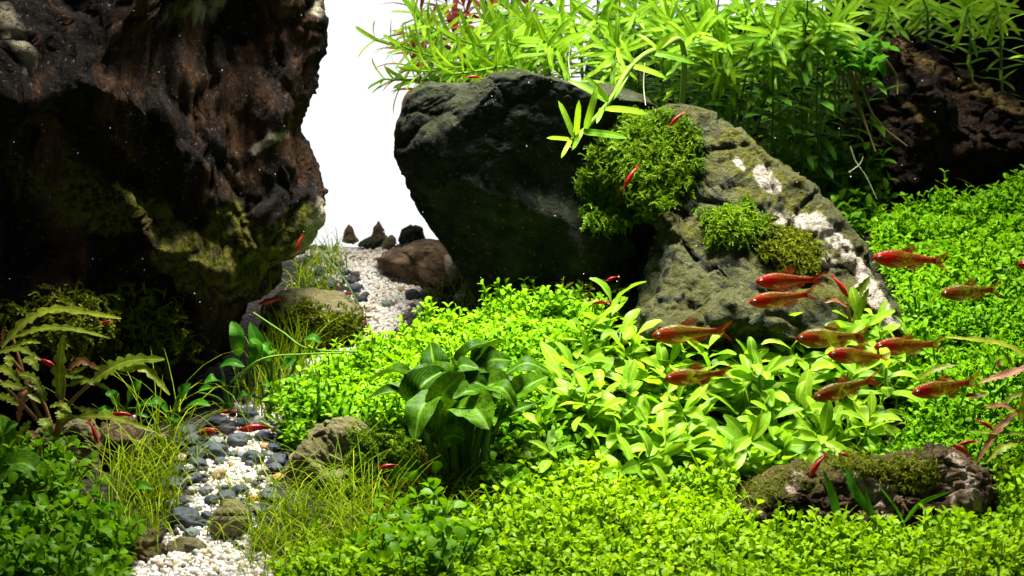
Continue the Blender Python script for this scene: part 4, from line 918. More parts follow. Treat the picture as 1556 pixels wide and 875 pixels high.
shade_plant('yellow-green folded leaf beside the grass at lower left', (165, 810, -.9), [([(143, 786, -.92), (160, 772, -.95), (184, 768, -.95)], 20), ([(160, 790, -.92), (150, 770, -.94), (155, 752, -.94)], 18), ([(205, 750, -.9), (212, 738, -.92), (232, 742, -.92)], 16), ([(110, 800, -.9), (125, 785, -.92), (138, 790, -.94)], 18)], M_SLOPE)
shade_plant('round dark leaves behind the bottom left ground cover', (20, 815, -.85), [([(0, 790, -.88), (15, 770, -.92), (45, 762, -.92)], 34), ([(35, 795, -.88), (45, 785, -.92), (55, 772, -.92)], 20), ([(50, 820, -.9), (60, 800, -.93), (70, 795, -.93)], 20)], M_ANUB)
# round leaves in front of the central plant
shade_plant('round leaf plant at the front foot of the central broad-leaved plant', (665, 835, -.85), [([(650, 822, -.88), (648, 800, -.92), (650, 785, -.9)], 36), ([(665, 825, -.9), (675, 805, -.92), (680, 796, -.92)], 24), ([(690, 830, -.9), (700, 815, -.93), (705, 806, -.93)], 24), ([(635, 830, -.9), (620, 812, -.92), (600, 806, -.92)], 20)], M_SLOPE)

# ---- small-leaved plant growing on the driftwood, roots hanging down
ep = empty('epiphyte', P(1300, 95, 1.12)); tag(ep, 'small glossy green plant on the driftwood with hanging roots', 'plant')
L_EP = variants('leaf', 4, 0.075, 0.036, 6, 5, pr_anub, M_SLOPE, (0.3, 1.0), .2)
for k in range(70):
    q = P(R.uniform(1262, 1345), R.uniform(62, 108), R.uniform(1.0, 1.2)); d = np.array([R.gauss(0, .7), R.gauss(-.5, .5), R.gauss(0.1, .5)])
    put_leaf(ep, np.array(ep.location), R.choice(L_EP), q, d, np.array([0, -.4, 1.0]), R.uniform(.6, 1.1))
for (a, b_, c_) in [((1290, 105, 1.1), (1300, 150, 1.08), (1318, 200, 1.1)), ((1280, 108, 1.08), (1282, 140, 1.06), (1283, 170, 1.06)), ((1296, 108, 1.1), (1308, 165, 1.08), (1330, 230, 1.05)), ((1270, 100, 1.08), (1268, 130, 1.06), (1270, 160, 1.06)), ((1345, 90, 1.1), (1362, 115, 1.08), (1364, 143, 1.06)), ((1302, 110, 1.1), (1330, 180, 1.08), (1378, 222, 1.1))]:
    stalk(ep, [a, b_, c_], .006, .003, M_ROOT, 'root', 12, 5)
# pale roots
for lab, pts in [('thin white root hanging from the star head onto the boulder', [(868, 60, .86), (864, 90, .84), (867, 116, .78)]), ('thin white root hanging beside the branch to the veined rock', [(980, 95, .5), (978, 130, .48), (981, 160, .44)]),
                 ('forked pale root hanging against the dark driftwood', [(1292, 222, 1.0), (1300, 245, 1.0), (1316, 268, 1.0), (1332, 302, 1.0)]), ('short pale root crossing the forked root', [(1290, 262, .99), (1306, 250, .99), (1312, 238, .99)])]:
    o = empty('root', P(*pts[0])); tag(o, lab, 'root', 'pale hanging roots'); stalk(o, pts, .0024, .0016, M_WROOT, 'strand', 12, 5)

# ------------------------------------------------------------------ moss
def moss_tpl(seed):
    g = random.Random(seed); V = []; F = []
    n = 7; pts = []
    for k in range(n):
        f = k / (n - 1); pts.append((0.16 * math.sin(f * 4 + seed * 2), f * (1 - .18 * f), -0.5 * f * f * f + .25 * f))
    for k in range(n - 1):
        a, b = pts[k], pts[k + 1]; w_ = .05
        i = len(V); V += [(a[0] - w_, a[1], a[2]), (a[0] + w_, a[1], a[2]), (b[0] + w_ * .7, b[1], b[2]), (b[0] - w_ * .7, b[1], b[2])]; F.append((i, i + 1, i + 2, i + 3))
        for sd in (-1, 1):
            if k == 0: continue
            l_ = g.uniform(.10, .19) * (1.15 - .5 * k / n); i = len(V)
            e_ = (a[0] + sd * l_ * .8, a[1] + l_ * .75, a[2] + g.uniform(-.03, .09)); ww = .05
            V += [a, ((a[0] + e_[0]) / 2 - sd * ww * .5, (a[1] + e_[1]) / 2 + ww, (a[2] + e_[2]) / 2 + .02), e_, ((a[0] + e_[0]) / 2 + sd * ww * .5, (a[1] + e_[1]) / 2 - ww, (a[2] + e_[2]) / 2 - .01)]
            F.append((i, i + 1, i + 2, i + 3))
    return np.array(V, float), np.array(F)
MT = [moss_tpl(k) for k in range(4)]
def moss(poly, n, keys, ln, thick, mat, label, seed, droop=0.35, spread=0.8, edge=0.0):
    g = np.random.default_rng(seed); pl = np.array(poly, float)
    pts, nor = [], []
    while len(pts) < n:
        c = np.stack([g.uniform(pl[:, 0].min(), pl[:, 0].max(), 500), g.uniform(pl[:, 1].min(), pl[:, 1].max(), 500)], -1)
        cc = c + 26 * np.stack([vnoise(np.column_stack([c * .06, np.full(len(c), 1.5)]), seed), vnoise(np.column_stack([c * .06, np.full(len(c), 7.5)]), seed)], -1)
        c = c[inpoly(cc, poly)]
        # ragged outline
        for x, y in c:
            r_ = surf(x, y, *keys)
            if r_ is None: continue
            pts.append(r_[0]); nor.append(r_[1])
            if len(pts) >= n: break
    pts = np.array(pts); nor = unit(np.array(nor))
    lump = 0.5 + 0.5 * fbm(pts * 11, 2, seed)
    ctr_ = PX(pts); ctr_ = np.linalg.norm((ctr_ - ctr_.mean(0)) / (ctr_.std(0) + 1e-6), axis=1); lump = lump * np.clip(1.75 - .75 * ctr_, .12, 1.2)
    pts = pts + nor * (g.uniform(0, 1, n) * thick * (0.3 + lump))[:, None]
    d = unit(nor * 0.75 + g.normal(0, spread * .7, (n, 3)) + np.array([0, -.1, .25 - droop * .4]))
    d[:, 2] -= droop * g.uniform(0, 1, n); d = unit(d)
    up = unit(nor + np.array([0, 0, .6]) + g.normal(0, .3, (n, 3)))
    rn = np.clip(g.uniform(0, .6, n) + .4 * lump, 0, 1)
    Vs, Fs, As = [], [], []; off = 0
    for k in range(4):
        i = np.arange(k, n, 4); sz = ln * g.uniform(.6, 1.3, len(i))
        V, F, A = bake(MT[k], pts[i], d[i], up[i], sz, sz, rn[i]); Vs.append(V); Fs.append(F + off); As.append(A); off += len(V)
    tag(link('moss', mesh_np('moss', np.vstack(Vs), np.vstack(Fs), mat, True, {'rnd': np.concatenate(As)})), label, 'moss', kind='stuff')
moss([(878, 262), (898, 215), (930, 185), (985, 168), (1030, 178), (1062, 200), (1072, 240), (1050, 300), (1010, 318), (960, 325), (915, 330), (890, 300)], 7000, ('right', 'mid'), .034, .075, M_MOSS, 'large bright green moss cushion between the black boulder and veined rock', 1)
moss([(880, 330), (960, 320), (990, 300), (930, 350)], 300, ('right', 'mid'), .05, .06, M_MOSS, 'lower fringe of the large moss cushion', 2, droop=.8)
moss([(1066, 345), (1085, 318), (1120, 308), (1160, 325), (1165, 360), (1120, 375), (1080, 372)], 1300, ('right',), .036, .03, M_MOSS, 'small moss cushion in the middle of the veined rock', 3)
moss([(1150, 360), (1195, 342), (1240, 368), (1258, 400), (1230, 425), (1180, 415), (1155, 395)], 1500, ('right',), .036, .03, M_MOSSD, 'olive moss cushion above the pair of red fish', 4)
moss([(1120, 750), (1150, 728), (1200, 705), (1240, 700), (1230, 735), (1180, 750), (1150, 770)], 600, ('lying',), .015, .03, M_MOSSD, 'thin olive moss on the left end of the long stone', 5)
moss([(1255, 715), (1270, 690), (1340, 695), (1345, 720), (1300, 725)], 380, ('lying',), .03, .02, M_MOSSD, 'moss pad on top of the long stone', 6)
moss([(1335, 735), (1345, 700), (1400, 690), (1430, 695), (1410, 730), (1370, 755)], 420, ('lying',), .03, .02, M_MOSSD, 'moss pad on the right shoulder of the long stone', 7)
moss([(415, 500), (430, 478), (470, 468), (530, 470), (545, 490), (520, 505), (460, 500)], 500, ('sand',), .07, .03, M_MOSSD, 'yellow-olive moss fringe draped over the flat sandstone', 8, droop=.7)
moss([(540, 660), (575, 640), (620, 640), (640, 690), (610, 730), (555, 720)], 1200, ('tan',), .05, .08, M_MOSS, 'dark moss between tan stone and the broad-leaved plant', 9)
moss([(545, 770), (600, 735), (700, 735), (790, 730), (800, 780), (700, 815), (590, 820)], 900, ('s9', 'tan'), .045, .04, M_MOSSD, 'dark moss and debris around the roots of the central plant', 13, droop=.2)
moss([(575, 745), (600, 690), (650, 680), (700, 700), (760, 690), (795, 740), (770, 790), (640, 795)], 1300, ('s9',), .045, .04, M_MOSSD, 'dark green moss bed under the stalks of the central plant', 14, droop=.1)
moss([(0, 470), (120, 440), (260, 440), (300, 520), (200, 560), (40, 540)], 900, ('left',), .06, .05, M_MOSSD, 'dim moss on the shaded foot of the huge left rock', 10, droop=.6)
moss([(800, 470), (850, 440), (940, 430), (970, 470), (930, 495), (850, 490)], 500, ('mid',), .075, .05, M_MOSSD, 'dim feathery moss at the foot of the black boulder', 11, droop=.5)
moss([(180, 700), (260, 690), (250, 760), (190, 770)], 400, ('s3b', 's3'), .05, .04, M_MOSSD, 'dim moss on the stones left of the gravel', 12)

# ------------------------------------------------------------------ hair grass
def grass(base, length, mat, label, seed, width=.0055, bend=1.6, lean=(0, 0)):
    g = np.random.default_rng(seed); n = len(base); seg = 7
    az = g.uniform(0, 6.28, n); dr = np.stack([np.cos(az) + lean[0], np.sin(az) + lean[1], np.zeros(n)], -1)
    L_ = length * g.uniform(.4, 1.3, n); bd = bend * g.uniform(.3, 1.5, n)
    V = np.zeros((n, seg, 2, 3)); p = base.copy(); an_ = g.uniform(.0, .45, n)
    side = unit(np.cross(dr, np.array([0, 0, 1.0])))
    # blades turn a little so that they show their width
    for k in range(seg):
        f = k / (seg - 1); w_ = width * (1 - .75 * f)
        V[:, k, 0] = p - side * w_ / 2; V[:, k, 1] = p + side * w_ / 2
        a = an_ + bd * f * 1.3
        p = p + (dr * np.sin(a)[:, None] + np.array([0, 0, 1.0]) * np.cos(a)[:, None]) * (L_ / (seg - 1))[:, None]
    # triangular cross-section: add a raised midline
    mid = V.mean(2) + np.cross(side, np.array([0, 0, 1.0]))[:, None] * width * .35
    VV = np.concatenate([V[:, :, 0], mid, V[:, :, 1]], 1)  # n, 3*seg
    F = []
    for k in range(seg - 1):
        F += [(k, seg + k, seg + k + 1, k + 1), (seg + k, 2 * seg + k, 2 * seg + k + 1, seg + k + 1), (2 * seg + k, k, k + 1, 2 * seg + k + 1)]
    F = np.array(F); Fo = (F[None] + (np.arange(n) * 3 * seg)[:, None, None]).reshape(-1, 4)
    rn = np.repeat(g.uniform(0, 1, n), 3 * seg)
    tag(link('hair_grass', mesh_np('hair_grass', VV.reshape(-1, 3), Fo, mat, True, {'rnd': rn})), label, 'grass', kind='stuff')
grass(bed_points(210, [(140, 800), (190, 690), (270, 650), (300, 700), (270, 790), (240, 860), (150, 860)], 21, avoid_path=-.45), .36, M_GRASS, 'hair grass tangled on the left bank of the gravel path', 1)
grass(bed_points(430, [(370, 890), (400, 800), (430, 770), (580, 770), (600, 850), (470, 905)], 22, avoid_path=-.35), .27, M_GRASS, 'bright hair grass on the right bank of the gravel path', 2)
grass(bed_points(160, [(360, 640), (400, 560), (460, 540), (480, 600), (440, 650)], 23, avoid_path=-1), .22, M_GRASS, 'long thin grass in the shade under the overhang', 3, bend=.6)
grass(bed_points(170, [(430, 450), (480, 385), (520, 380), (530, 420), (500, 460)], 24, avoid_path=-.6), .12, M_GRASS, 'short bright grass left of the path at the back', 4)
grass(bed_points(60, [(640, 470), (690, 430), (730, 440), (730, 480)], 25, avoid_path=-.9), .14, M_GRASS, 'grass at the left foot of the black boulder', 5)
grass(bed_points(40, [(330, 860), (300, 780), (400, 700), (430, 760)], 26, avoid_path=-2), .15, M_GRASS, 'sparse grass blades across the gravel path', 6)
grass(bed_points(45, SLOPE, 27), .2, M_GRASS, 'stray yellow grass runners over the right slope', 7, width=.004)
grass(bed_points(40, FRONT, 28), .14, M_GRASS, 'stray grass blades in the front carpet', 8, width=.004)
grass(bed_points(120, [(560, 790), (640, 760), (780, 760), (800, 800), (600, 830)], 29), .16, M_GRASS, 'thin grass among the roots of the broad-leaved plant', 9)
for k, (pts, wpx, lab) in enumerate([([(1275, 800, -.98), (1266, 760, -.99), (1251, 714, -.98)], 13, 'broad green blade, leftmost before the long stone'), ([(1340, 802, -.98), (1300, 748, -1.0), (1284, 708, -.98)], 13, 'tall green blade leaning left before the long stone'), ([(1335, 806, -.99), (1322, 775, -1.0), (1315, 744, -1.0)], 9, 'short straight blade in the middle of the long stone'),
                                     ([(1372, 796, -.98), (1400, 764, -1.0), (1446, 746, -.98)], 6, 'thin blade arching right over the long stone'), ([(1388, 806, -.98), (1420, 788, -1.0), (1456, 781, -.98)], 9, 'low broad blade bending right along the carpet'), ([(1382, 815, -.98), (1360, 770, -1.0), (1334, 736, -.98)], 4, 'thin yellow blade leaning left over the long stone')]):
    o = empty('grass_blade', P(*pts[0])); tag(o, lab, 'grass blade', 'blades by the long stone')
    curve_leaf(o, pts, wpx, pr_lance, M_CRYPT if k < 3 else M_SLOPE, (0.2, -.9, .3), fold=.3, rows=16, cols=5, name='blade', seed=k)
for k, (pts, lab) in enumerate([([(560, 535, .1), (470, 530, -.05), (430, 505, -.02), (385, 475, .05)], 'long thin runner crossing from the mound to the overhang'), ([(395, 640, -.2), (450, 668, -.3), (520, 700, -.6)], 'thin yellow runner above the tan stone'), ([(350, 580, -.1), (400, 545, -.2), (465, 538, -.1), (520, 536, -.05)], 'thin stalk with floating leaf under the overhang'), ([(492, 388, 1.2), (520, 420, .9), (545, 462, .7)], 'dark thin stalk crossing the gravel at the back')]):
    o = empty('runner', P(*pts[0])); tag(o, lab, 'plant runner'); stalk(o, pts, .004, .003, M_STALK if k != 3 else M_STALKD, 'strand', 20, 5)

# ------------------------------------------------------------------ gravel and pebbles
def grains(name, base, size, mat, label, seed):
    g = np.random.default_rng(seed); D, F = ico(1); n = len(base)
    A = g.normal(size=(n, 3, 3)); Q = np.linalg.qr(A)[0]
    sc3 = size * g.uniform(.6, 1.2, (n, 1)) * g.uniform(.6, 1.2, (n, 3))
    jit = 1 + .22 * g.normal(size=(n, len(D)))
    V = np.einsum('nij,nkj->nki', Q, D[None] * sc3[:, None] * jit[..., None]) + base[:, None]
    Fo = (F[None] + (np.arange(n) * len(D))[:, None, None]).reshape(-1, 3)
    tag(link(name, mesh_np(name, V.reshape(-1, 3), Fo, mat, False, {'rnd': np.repeat(g.uniform(0, 1, n), len(D))})), label, 'gravel', kind='stuff')
m, nt, out = new_mat('white_gravel')
r = nd(nt, 'ShaderNodeAttribute', attribute_name='rnd').outputs['Fac']
c = ramp(nt, r, [(0.0, (0.50, 0.48, 0.43)), (0.55, (0.66, 0.64, 0.58)), (0.74, (0.5, 0.42, 0.3)), (0.88, (0.33, 0.22, 0.12)), (0.95, (0.10, 0.10, 0.10))])
p = nd(nt, 'ShaderNodeBsdfPrincipled', i_Roughness=0.6); nt.links.new(c, p.inputs['Base Color']); nt.links.new(p.outputs[0], out.inputs[0])
M_GRAV = m
g_ = np.random.default_rng(5)
hb = bed_points(2600, [(180, 900), (205, 872), (260, 856), (330, 850), (400, 858), (440, 874), (470, 900)], 31, avoid_path=-9); hb[:, 2] += g_.uniform(0, .03, len(hb))
grains('gravel', hb, .0125, M_GRAV, 'heap of coarse white gravel at the bottom front', 1)
xy = []
while len(xy) < 9000:
    c = np.stack([g_.uniform(-1.3, .2, 9000), g_.uniform(-1.2, 2.4, 9000)], -1); z = gz(c[:, 0], c[:, 1]); p3 = np.column_stack([c, z]); q = PX(p3)
    ok = (path_d(q) + .25 * g_.normal(0, .6, len(q)) < -.02) | ((c[:, 1] > 1.8) & (q[:, 0] < 640) & (q[:, 0] > 420)); xy += list(p3[ok])
xy = np.array(xy[:9000])
grains('gravel', xy, .009, M_GRAV, 'white gravel path winding back between the rocks', 2)
q = PX(xy); e_ = xy[(np.abs(path_d(q)) < .35)]; e_ = e_[g_.permutation(len(e_))[:420]]
grains('gravel', e_ + np.array([0, 0, .006]), .014, simple_mat('dark_gravel', (.06, .055, .05), .6, .15, .5, 25), 'dark grit scattered along the edges of the gravel path', 3)

M_SLATE = simple_mat('slate_pebble', (0.05, 0.06, 0.07), 0.5, 0.15, 0.4, 30, obj_rand=.4)
M_TANP = simple_mat('tan_pebble', (0.30, 0.21, 0.12), 0.6, 0.3, 0.45, 40, obj_rand=.25)
M_ORP = simple_mat('orange_pebble', (0.42, 0.19, 0.06), 0.5, 0.3, 0.4, 30, obj_rand=.2)
M_GRN = simple_mat('grey_green_pebble', (0.16, 0.19, 0.16), 0.55, 0.3, 0.4, 30, obj_rand=.3)
M_PUR = simple_mat('purple_grey_pebble', (0.20, 0.17, 0.2), 0.5, 0.3, 0.4, 40)
M_PALE = simple_mat('pale_pebble', (0.5, 0.47, 0.4), 0.55, 0.3, 0.35, 40, obj_rand=.2)
PM = {'dark slate': M_SLATE, 'tan': M_TANP, 'orange': M_ORP, 'grey-green': M_GRN, 'purple-grey': M_PUR, 'pale': M_PALE}
_pv = {}
def pebble_mesh(col, v):
    if (col, v) not in _pv:
        D, F = ico(4 if col != 'dark slate' else 4); V = D * (1 + .16 * fbm(D * 1.1 + v * 9, 2, v)[:, None])
        fv, _ = facets(D * 1.2 + v * 5, v); V = V * (1 + .2 * fv[:, None]) + D * (.025 * fbm(D * 6, 3, v))[:, None]
        _pv[(col, v)] = mesh_np('pebble', V, F, PM[col])
    return _pv[(col, v)]
PB_ = [(378, 629, 27, 0), (372, 641, 22, 0), (344, 650, 28, 0), (361, 669, 28, 0), (392, 641, 26, 5), (400, 663, 24, 0), (431, 664, 22, 0), (385, 695, 27, 0), (420, 700, 27, 0), (419, 711, 22, 0), (326, 686, 36, 0), (301, 690, 30, 0), (292, 667, 24, 0), (328, 671, 26, 3), (301, 705, 24, 0),
       (259, 738, 36, 0), (313, 745, 22, 3), (321, 760, 20, 0), (345, 755, 26, 0), (365, 745, 24, 0), (367, 765, 20, 0), (410, 752, 28, 0), (281, 787, 38, 0), (316, 782, 18, 0), (306, 796, 18, 0), (331, 720, 27, 1), (404, 678, 18, 2), (422, 725, 17, 2), (400, 718, 20, 4), (382, 725, 22, 5), (383, 757, 18, 2),
       (286, 710, 20, 5), (245, 664, 22, 1), (373, 690, 20, 3), (294, 745, 18, 5), (287, 730, 18, 3), (270, 675, 22, 0), (310, 655, 18, 1), (440, 690, 18, 0), (275, 760, 18, 0), (352, 706, 10, 2), (410, 690, 14, 3), (238, 770, 20, 0), (345, 735, 9, 2), (395, 740, 10, 1), (300, 725, 20, 0), (335, 700, 18, 0), (270, 715, 22, 0), (415, 680, 20, 0), (355, 690, 16, 0), (290, 655, 22, 0), (330, 640, 24, 0), (395, 775, 22, 0), (262, 765, 22, 3), (340, 742, 16, 0), (425, 650, 18, 0), (300, 770, 16, 5), (290, 810, 24, 3), (380, 705, 14, 0), (275, 695, 20, 1),
       (470, 395, 16, 0), (488, 412, 18, 0), (500, 432, 18, 0), (517, 402, 14, 0), (508, 455, 20, 0), (538, 440, 20, 0), (548, 455, 18, 0), (590, 462, 20, 3), (628, 448, 20, 0), (650, 446, 20, 0), (676, 440, 18, 0), (700, 452, 18, 3), (527, 425, 12, 0), (485, 450, 12, 1), (560, 470, 14, 1), (540, 478, 20, 4), (545, 500, 18, 5), (610, 440, 12, 1), (665, 458, 14, 0), (478, 430, 14, 0), (556, 392, 7, 1), (530, 414, 12, 0)]
CN = ['dark slate', 'tan', 'orange', 'grey-green', 'purple-grey', 'pale']
cnt = {}
for k, (px, py, wp, ci) in sorted(enumerate(PB_), key=lambda t: -t[1][1]):
    col = CN[ci]; q = ground(px, py + wp * .2); zone = 'front' if py > 600 else 'back'
    s_ = wp / 2 * .0021 * (q[1] + 8) / 8 * (1.2 if ci == 0 else 1.08)
    o = link('pebble', pebble_mesh(col, R.randrange(5))); o.location = q + np.array([0, 0, s_ * .25]); o.scale = (s_ * R.uniform(.95, 1.1), s_ * R.uniform(.8, 1.1), s_ * R.uniform(.55, .8))
    o.rotation_euler = (R.gauss(0, .25), R.gauss(0, .3), R.uniform(0, 6.28))
    cnt[(col, zone)] = cnt.get((col, zone), 0) + 1; i_ = cnt[(col, zone)]
    big = 'large' if wp >= 26 else 'small' if wp < 19 else 'medium'
    od = ORD[i_ - 1] if i_ <= 18 else ['nineteenth', 'twentieth', 'twenty-first', 'twenty-second', 'twenty-third', 'twenty-fourth', 'twenty-fifth', 'twenty-sixth', 'twenty-seventh', 'twenty-eighth', 'twenty-ninth', 'thirtieth', 'thirty-first', 'thirty-second', 'thirty-third', 'thirty-fourth', 'thirty-fifth', 'thirty-sixth', 'thirty-seventh', 'thirty-eighth', 'thirty-ninth', 'fortieth', 'forty-first', 'forty-second'][i_ - 19]
    tag(o, f'{big} {col} pebble, {od} {col} one counted from the camera, {"front" if zone == "front" else "rear"} gravel path', 'pebble', f'pebbles on the {"front" if zone == "front" else "rear"} gravel path')

# ------------------------------------------------------------------ fish
def fish_mat(name, base, blotch, line_c, tr_amt, noise_seed):
    m, nt, out = new_mat(name)
    tc = nd(nt, 'ShaderNodeTexCoord'); sp = nd(nt, 'ShaderNodeSeparateXYZ', i_0=tc.outputs['Object'])
    mp = nd(nt, 'ShaderNodeMapping', i_Vector=tc.outputs['Object']); mp.inputs['Location'].default_value = (noise_seed, 0, 0)
    n = nd(nt, 'ShaderNodeTexNoise', i_Vector=mp.outputs[0], i_Scale=38.0, i_Detail=6.0, i_Roughness=.72)
    n2 = nd(nt, 'ShaderNodeTexNoise', i_Vector=mp.outputs[0], i_Scale=190.0, i_Detail=3.0)
    col = mixc(nt, n2.outputs[0], tuple(x * .55 for x in base), tuple(x * 1.5 for x in base))
    def M(op, a, b, c=None):
        q = nd(nt, 'ShaderNodeMath', operation=op)
        for k_, v in enumerate((a, b, c)):
            if v is None: continue
            if isinstance(v, bpy.types.NodeSocket): nt.links.new(v, q.inputs[k_])
            else: q.inputs[k_].default_value = v
        return q.outputs[0]
    X, Z = sp.outputs[0], sp.outputs[2]
    # red organs behind the head show through the skin
    ex = M('MULTIPLY', M('ADD', X, .055), 24.0); ez = M('MULTIPLY', M('ADD', Z, -.001), 62.0)
    d2 = M('ADD', M('MULTIPLY', ex, ex), M('MULTIPLY', ez, ez)); d2 = M('MULTIPLY_ADD', n.outputs[0], 2.2, M('SUBTRACT', d2, 1.1))
    col = mixc(nt, ramp(nt, M('MULTIPLY', d2, .5), [(.25, (1, 1, 1)), (.65, (0, 0, 0))]), col, blotch)
    # red line along the spine
    lz = M('ABSOLUTE', M('ADD', Z, -.0025), 0.0)
    col = mixc(nt, ramp(nt, M('MULTIPLY', lz, 100.0), [(.1, (.9,) * 3), (.55, (0, 0, 0))]), col, line_c)
    col = mixc(nt, ramp(nt, M('MULTIPLY', M('ADD', X, -.055), 22.0), [(0, (0, 0, 0)), (.75, (.9,) * 3)]), col, line_c)
    # silvery olive belly and gill cover
    col = mixc(nt, ramp(nt, M('MULTIPLY_ADD', Z, 14.0, .5), [(.16, (.75,) * 3), (.30, (0, 0, 0))]), col, (0.17, 0.15, 0.03))
    p = nd(nt, 'ShaderNodeBsdfPrincipled', i_Roughness=0.35); p.inputs['Specular IOR Level'].default_value = .25
    nt.links.new(col, p.inputs['Base Color'])
    vo = nd(nt, 'ShaderNodeTexVoronoi', i_Vector=tc.outputs['Object'], i_Scale=170.0)
    b = nd(nt, 'ShaderNodeBump', i_Strength=.4, i_Distance=.004, i_Height=vo.outputs['Distance']); nt.links.new(b.outputs[0], p.inputs['Normal'])
    t = nd(nt, 'ShaderNodeBsdfTranslucent'); nt.links.new(col, t.inputs[0])
    mx = nd(nt, 'ShaderNodeMixShader', i_0=.5, i_1=p.outputs[0], i_2=t.outputs[0])
    tr = nd(nt, 'ShaderNodeBsdfTransparent', i_0=(.95, .8, .45, 1))
    trf = ramp(nt, M('MULTIPLY_ADD', X, 9.0, .55), [(.25, (.06,) * 3), (.6, (tr_amt,) * 3), (1.0, (tr_amt * .5,) * 3)])
    mx2 = nd(nt, 'ShaderNodeMixShader', i_1=mx.outputs[0], i_2=tr.outputs[0]); nt.links.new(trf, mx2.inputs[0])
    nt.links.new(mx2.outputs[0], out.inputs[0])
    return m
M_FR = [fish_mat('red_fish', (0.23, 0.05, 0.007), (0.46, 0.008, 0.004), (0.36, 0.008, 0.004), .42, 1.0), fish_mat('red_brown_fish', (0.21, 0.08, 0.008), (0.42, 0.014, 0.005), (0.34, 0.012, 0.005), .46, 4.0)]
M_FA = [fish_mat('amber_fish', (0.19, 0.13, 0.012), (0.38, 0.045, 0.006), (0.27, 0.03, 0.005), .56, 7.0), fish_mat('olive_fish', (0.16, 0.115, 0.012), (0.28, 0.06, 0.006), (0.24, 0.04, 0.005), .54, 9.0)]
def fin_mat(name, col, tr):
    m, nt, out = new_mat(name)
    tc = nd(nt, 'ShaderNodeTexCoord')
    uv = nd(nt, 'ShaderNodeSeparateXYZ', i_0=tc.outputs['UV'])
    s_ = nd(nt, 'ShaderNodeMath', operation='SINE', i_0=nd(nt, 'ShaderNodeMath', operation='MULTIPLY', i_0=uv.outputs[0], i_1=60.0).outputs[0])
    p = nd(nt, 'ShaderNodeBsdfPrincipled', i_Roughness=.4); p.inputs['Base Color'].default_value = c4(col)
    t = nd(nt, 'ShaderNodeBsdfTransparent')
    f = nd(nt, 'ShaderNodeMath', operation='MULTIPLY_ADD', i_0=uv.outputs[1], i_1=.34, i_2=tr, use_clamp=True)
    f2 = nd(nt, 'ShaderNodeMath', operation='MULTIPLY_ADD', i_0=s_.outputs[0], i_1=-.08, i_2=f.outputs[0], use_clamp=True)
    tl = nd(nt, 'ShaderNodeBsdfTranslucent', i_0=c4(col)); a = nd(nt, 'ShaderNodeMixShader', i_0=.5, i_1=p.outputs[0], i_2=tl.outputs[0])
    mx = nd(nt, 'ShaderNodeMixShader', i_0=f2.outputs[0], i_1=a.outputs[0], i_2=t.outputs[0]); nt.links.new(mx.outputs[0], out.inputs[0])
    return m
M_FIN = fin_mat('red_fin', (.36, .03, .008), .06); M_FINP = fin_mat('pale_fin', (.3, .2, .04), .35)
M_EYE = simple_mat('fish_eye', (.20, .13, .08), .25, .3, .3); M_PUP = simple_mat('pupil', (.006, .006, .008), .1, .6, .1)
def fin_mesh(name, outline, root_edge, mat, n=8):
    """fan between a root edge (on the body) and the outer edge"""
    A = catmull(np.array(root_edge, float), n); B = catmull(np.array(outline, float), n); rows = 5
    V = np.concatenate([A + (B - A) * (k / (rows - 1)) + np.array([0, .0012 * math.sin(k * 2.0), 0]) for k in range(rows)])
    uv = np.concatenate([np.stack([np.linspace(0, 1, n), np.full(n, k / (rows - 1))], -1) for k in range(rows)])
    i = (np.arange(rows - 1)[:, None] * n + np.arange(n - 1)[None]).ravel()
    return mesh_np(name, V, np.stack([i, i + 1, i + n + 1, i + n], -1), mat, True, None, uv)
# body: head at -X, length 1 from snout to the root of the tail fin (scaled afterwards)
def fish_meshes(mat, deep, bend):
    xs = np.array([0, .02, .06, .12, .2, .3, .4, .5, .6, .7, .8, .9, .97, 1.0])
    top = np.array([.0, .035, .068, .098, .125, .142, .142, .128, .108, .088, .068, .054, .05, .05]) * deep
    bot = np.array([.0, -.03, -.062, -.095, -.125, -.145, -.145, -.128, -.10, -.072, -.053, -.045, -.046, -.05]) * deep
    wid = np.array([.0, .028, .045, .058, .066, .068, .064, .056, .046, .036, .026, .018, .012, .006])
    n = 30; t = np.linspace(0, 1, n) ** 1.15
    T_, B_, W_ = [np.interp(t, xs, a) for a in (top, bot, wid)]
    k_ = np.array([.25, .5, .25])
    for a in (T_, B_, W_): a[1:-1] = np.convolve(a, k_, 'valid')
    s = 16; an_ = np.arange(s) * 2 * math.pi / s
    V = []
    for i in range(n):
        c = (T_[i] + B_[i]) / 2; h = (T_[i] - B_[i]) / 2
        V.append(np.stack([np.full(s, t[i] - .5), W_[i] * np.sin(an_), c + h * np.cos(an_)], -1))
    V = np.concatenate(V) * .18
    V[:, 1] += bend * np.clip(V[:, 0], 0, 1) ** 2
    F = []
    for i in range(n - 1):
        for j_ in range(s): F.append((i * s + j_, i * s + (j_ + 1) % s, (i + 1) * s + (j_ + 1) % s, (i + 1) * s + j_))
    return mesh_np('body', V, np.array(F), mat)
S_ = .18
def f3(l): return [(x * S_, y, z * S_) for x, y, z in l]
FIN_T = fin_mesh('tail_fin', f3([(.76, 0, .17), (.68, 0, .07), (.60, 0, .0), (.68, 0, -.08), (.74, 0, -.18)]), f3([(.49, 0, .045), (.49, 0, .02), (.49, 0, 0), (.49, 0, -.02), (.49, 0, -.045)]), M_FIN, 13)
FIN_D = fin_mesh('dorsal_fin', f3([(.10, 0, .25), (.17, 0, .21), (.22, 0, .13)]), f3([(-.05, 0, .14), (.02, 0, .118), (.09, 0, .10)]), M_FIN)
FIN_A = fin_mesh('anal_fin', f3([(.16, 0, -.22), (.27, 0, -.14), (.37, 0, -.085)]), f3([(.06, 0, -.105), (.18, 0, -.072), (.30, 0, -.045)]), M_FIN)
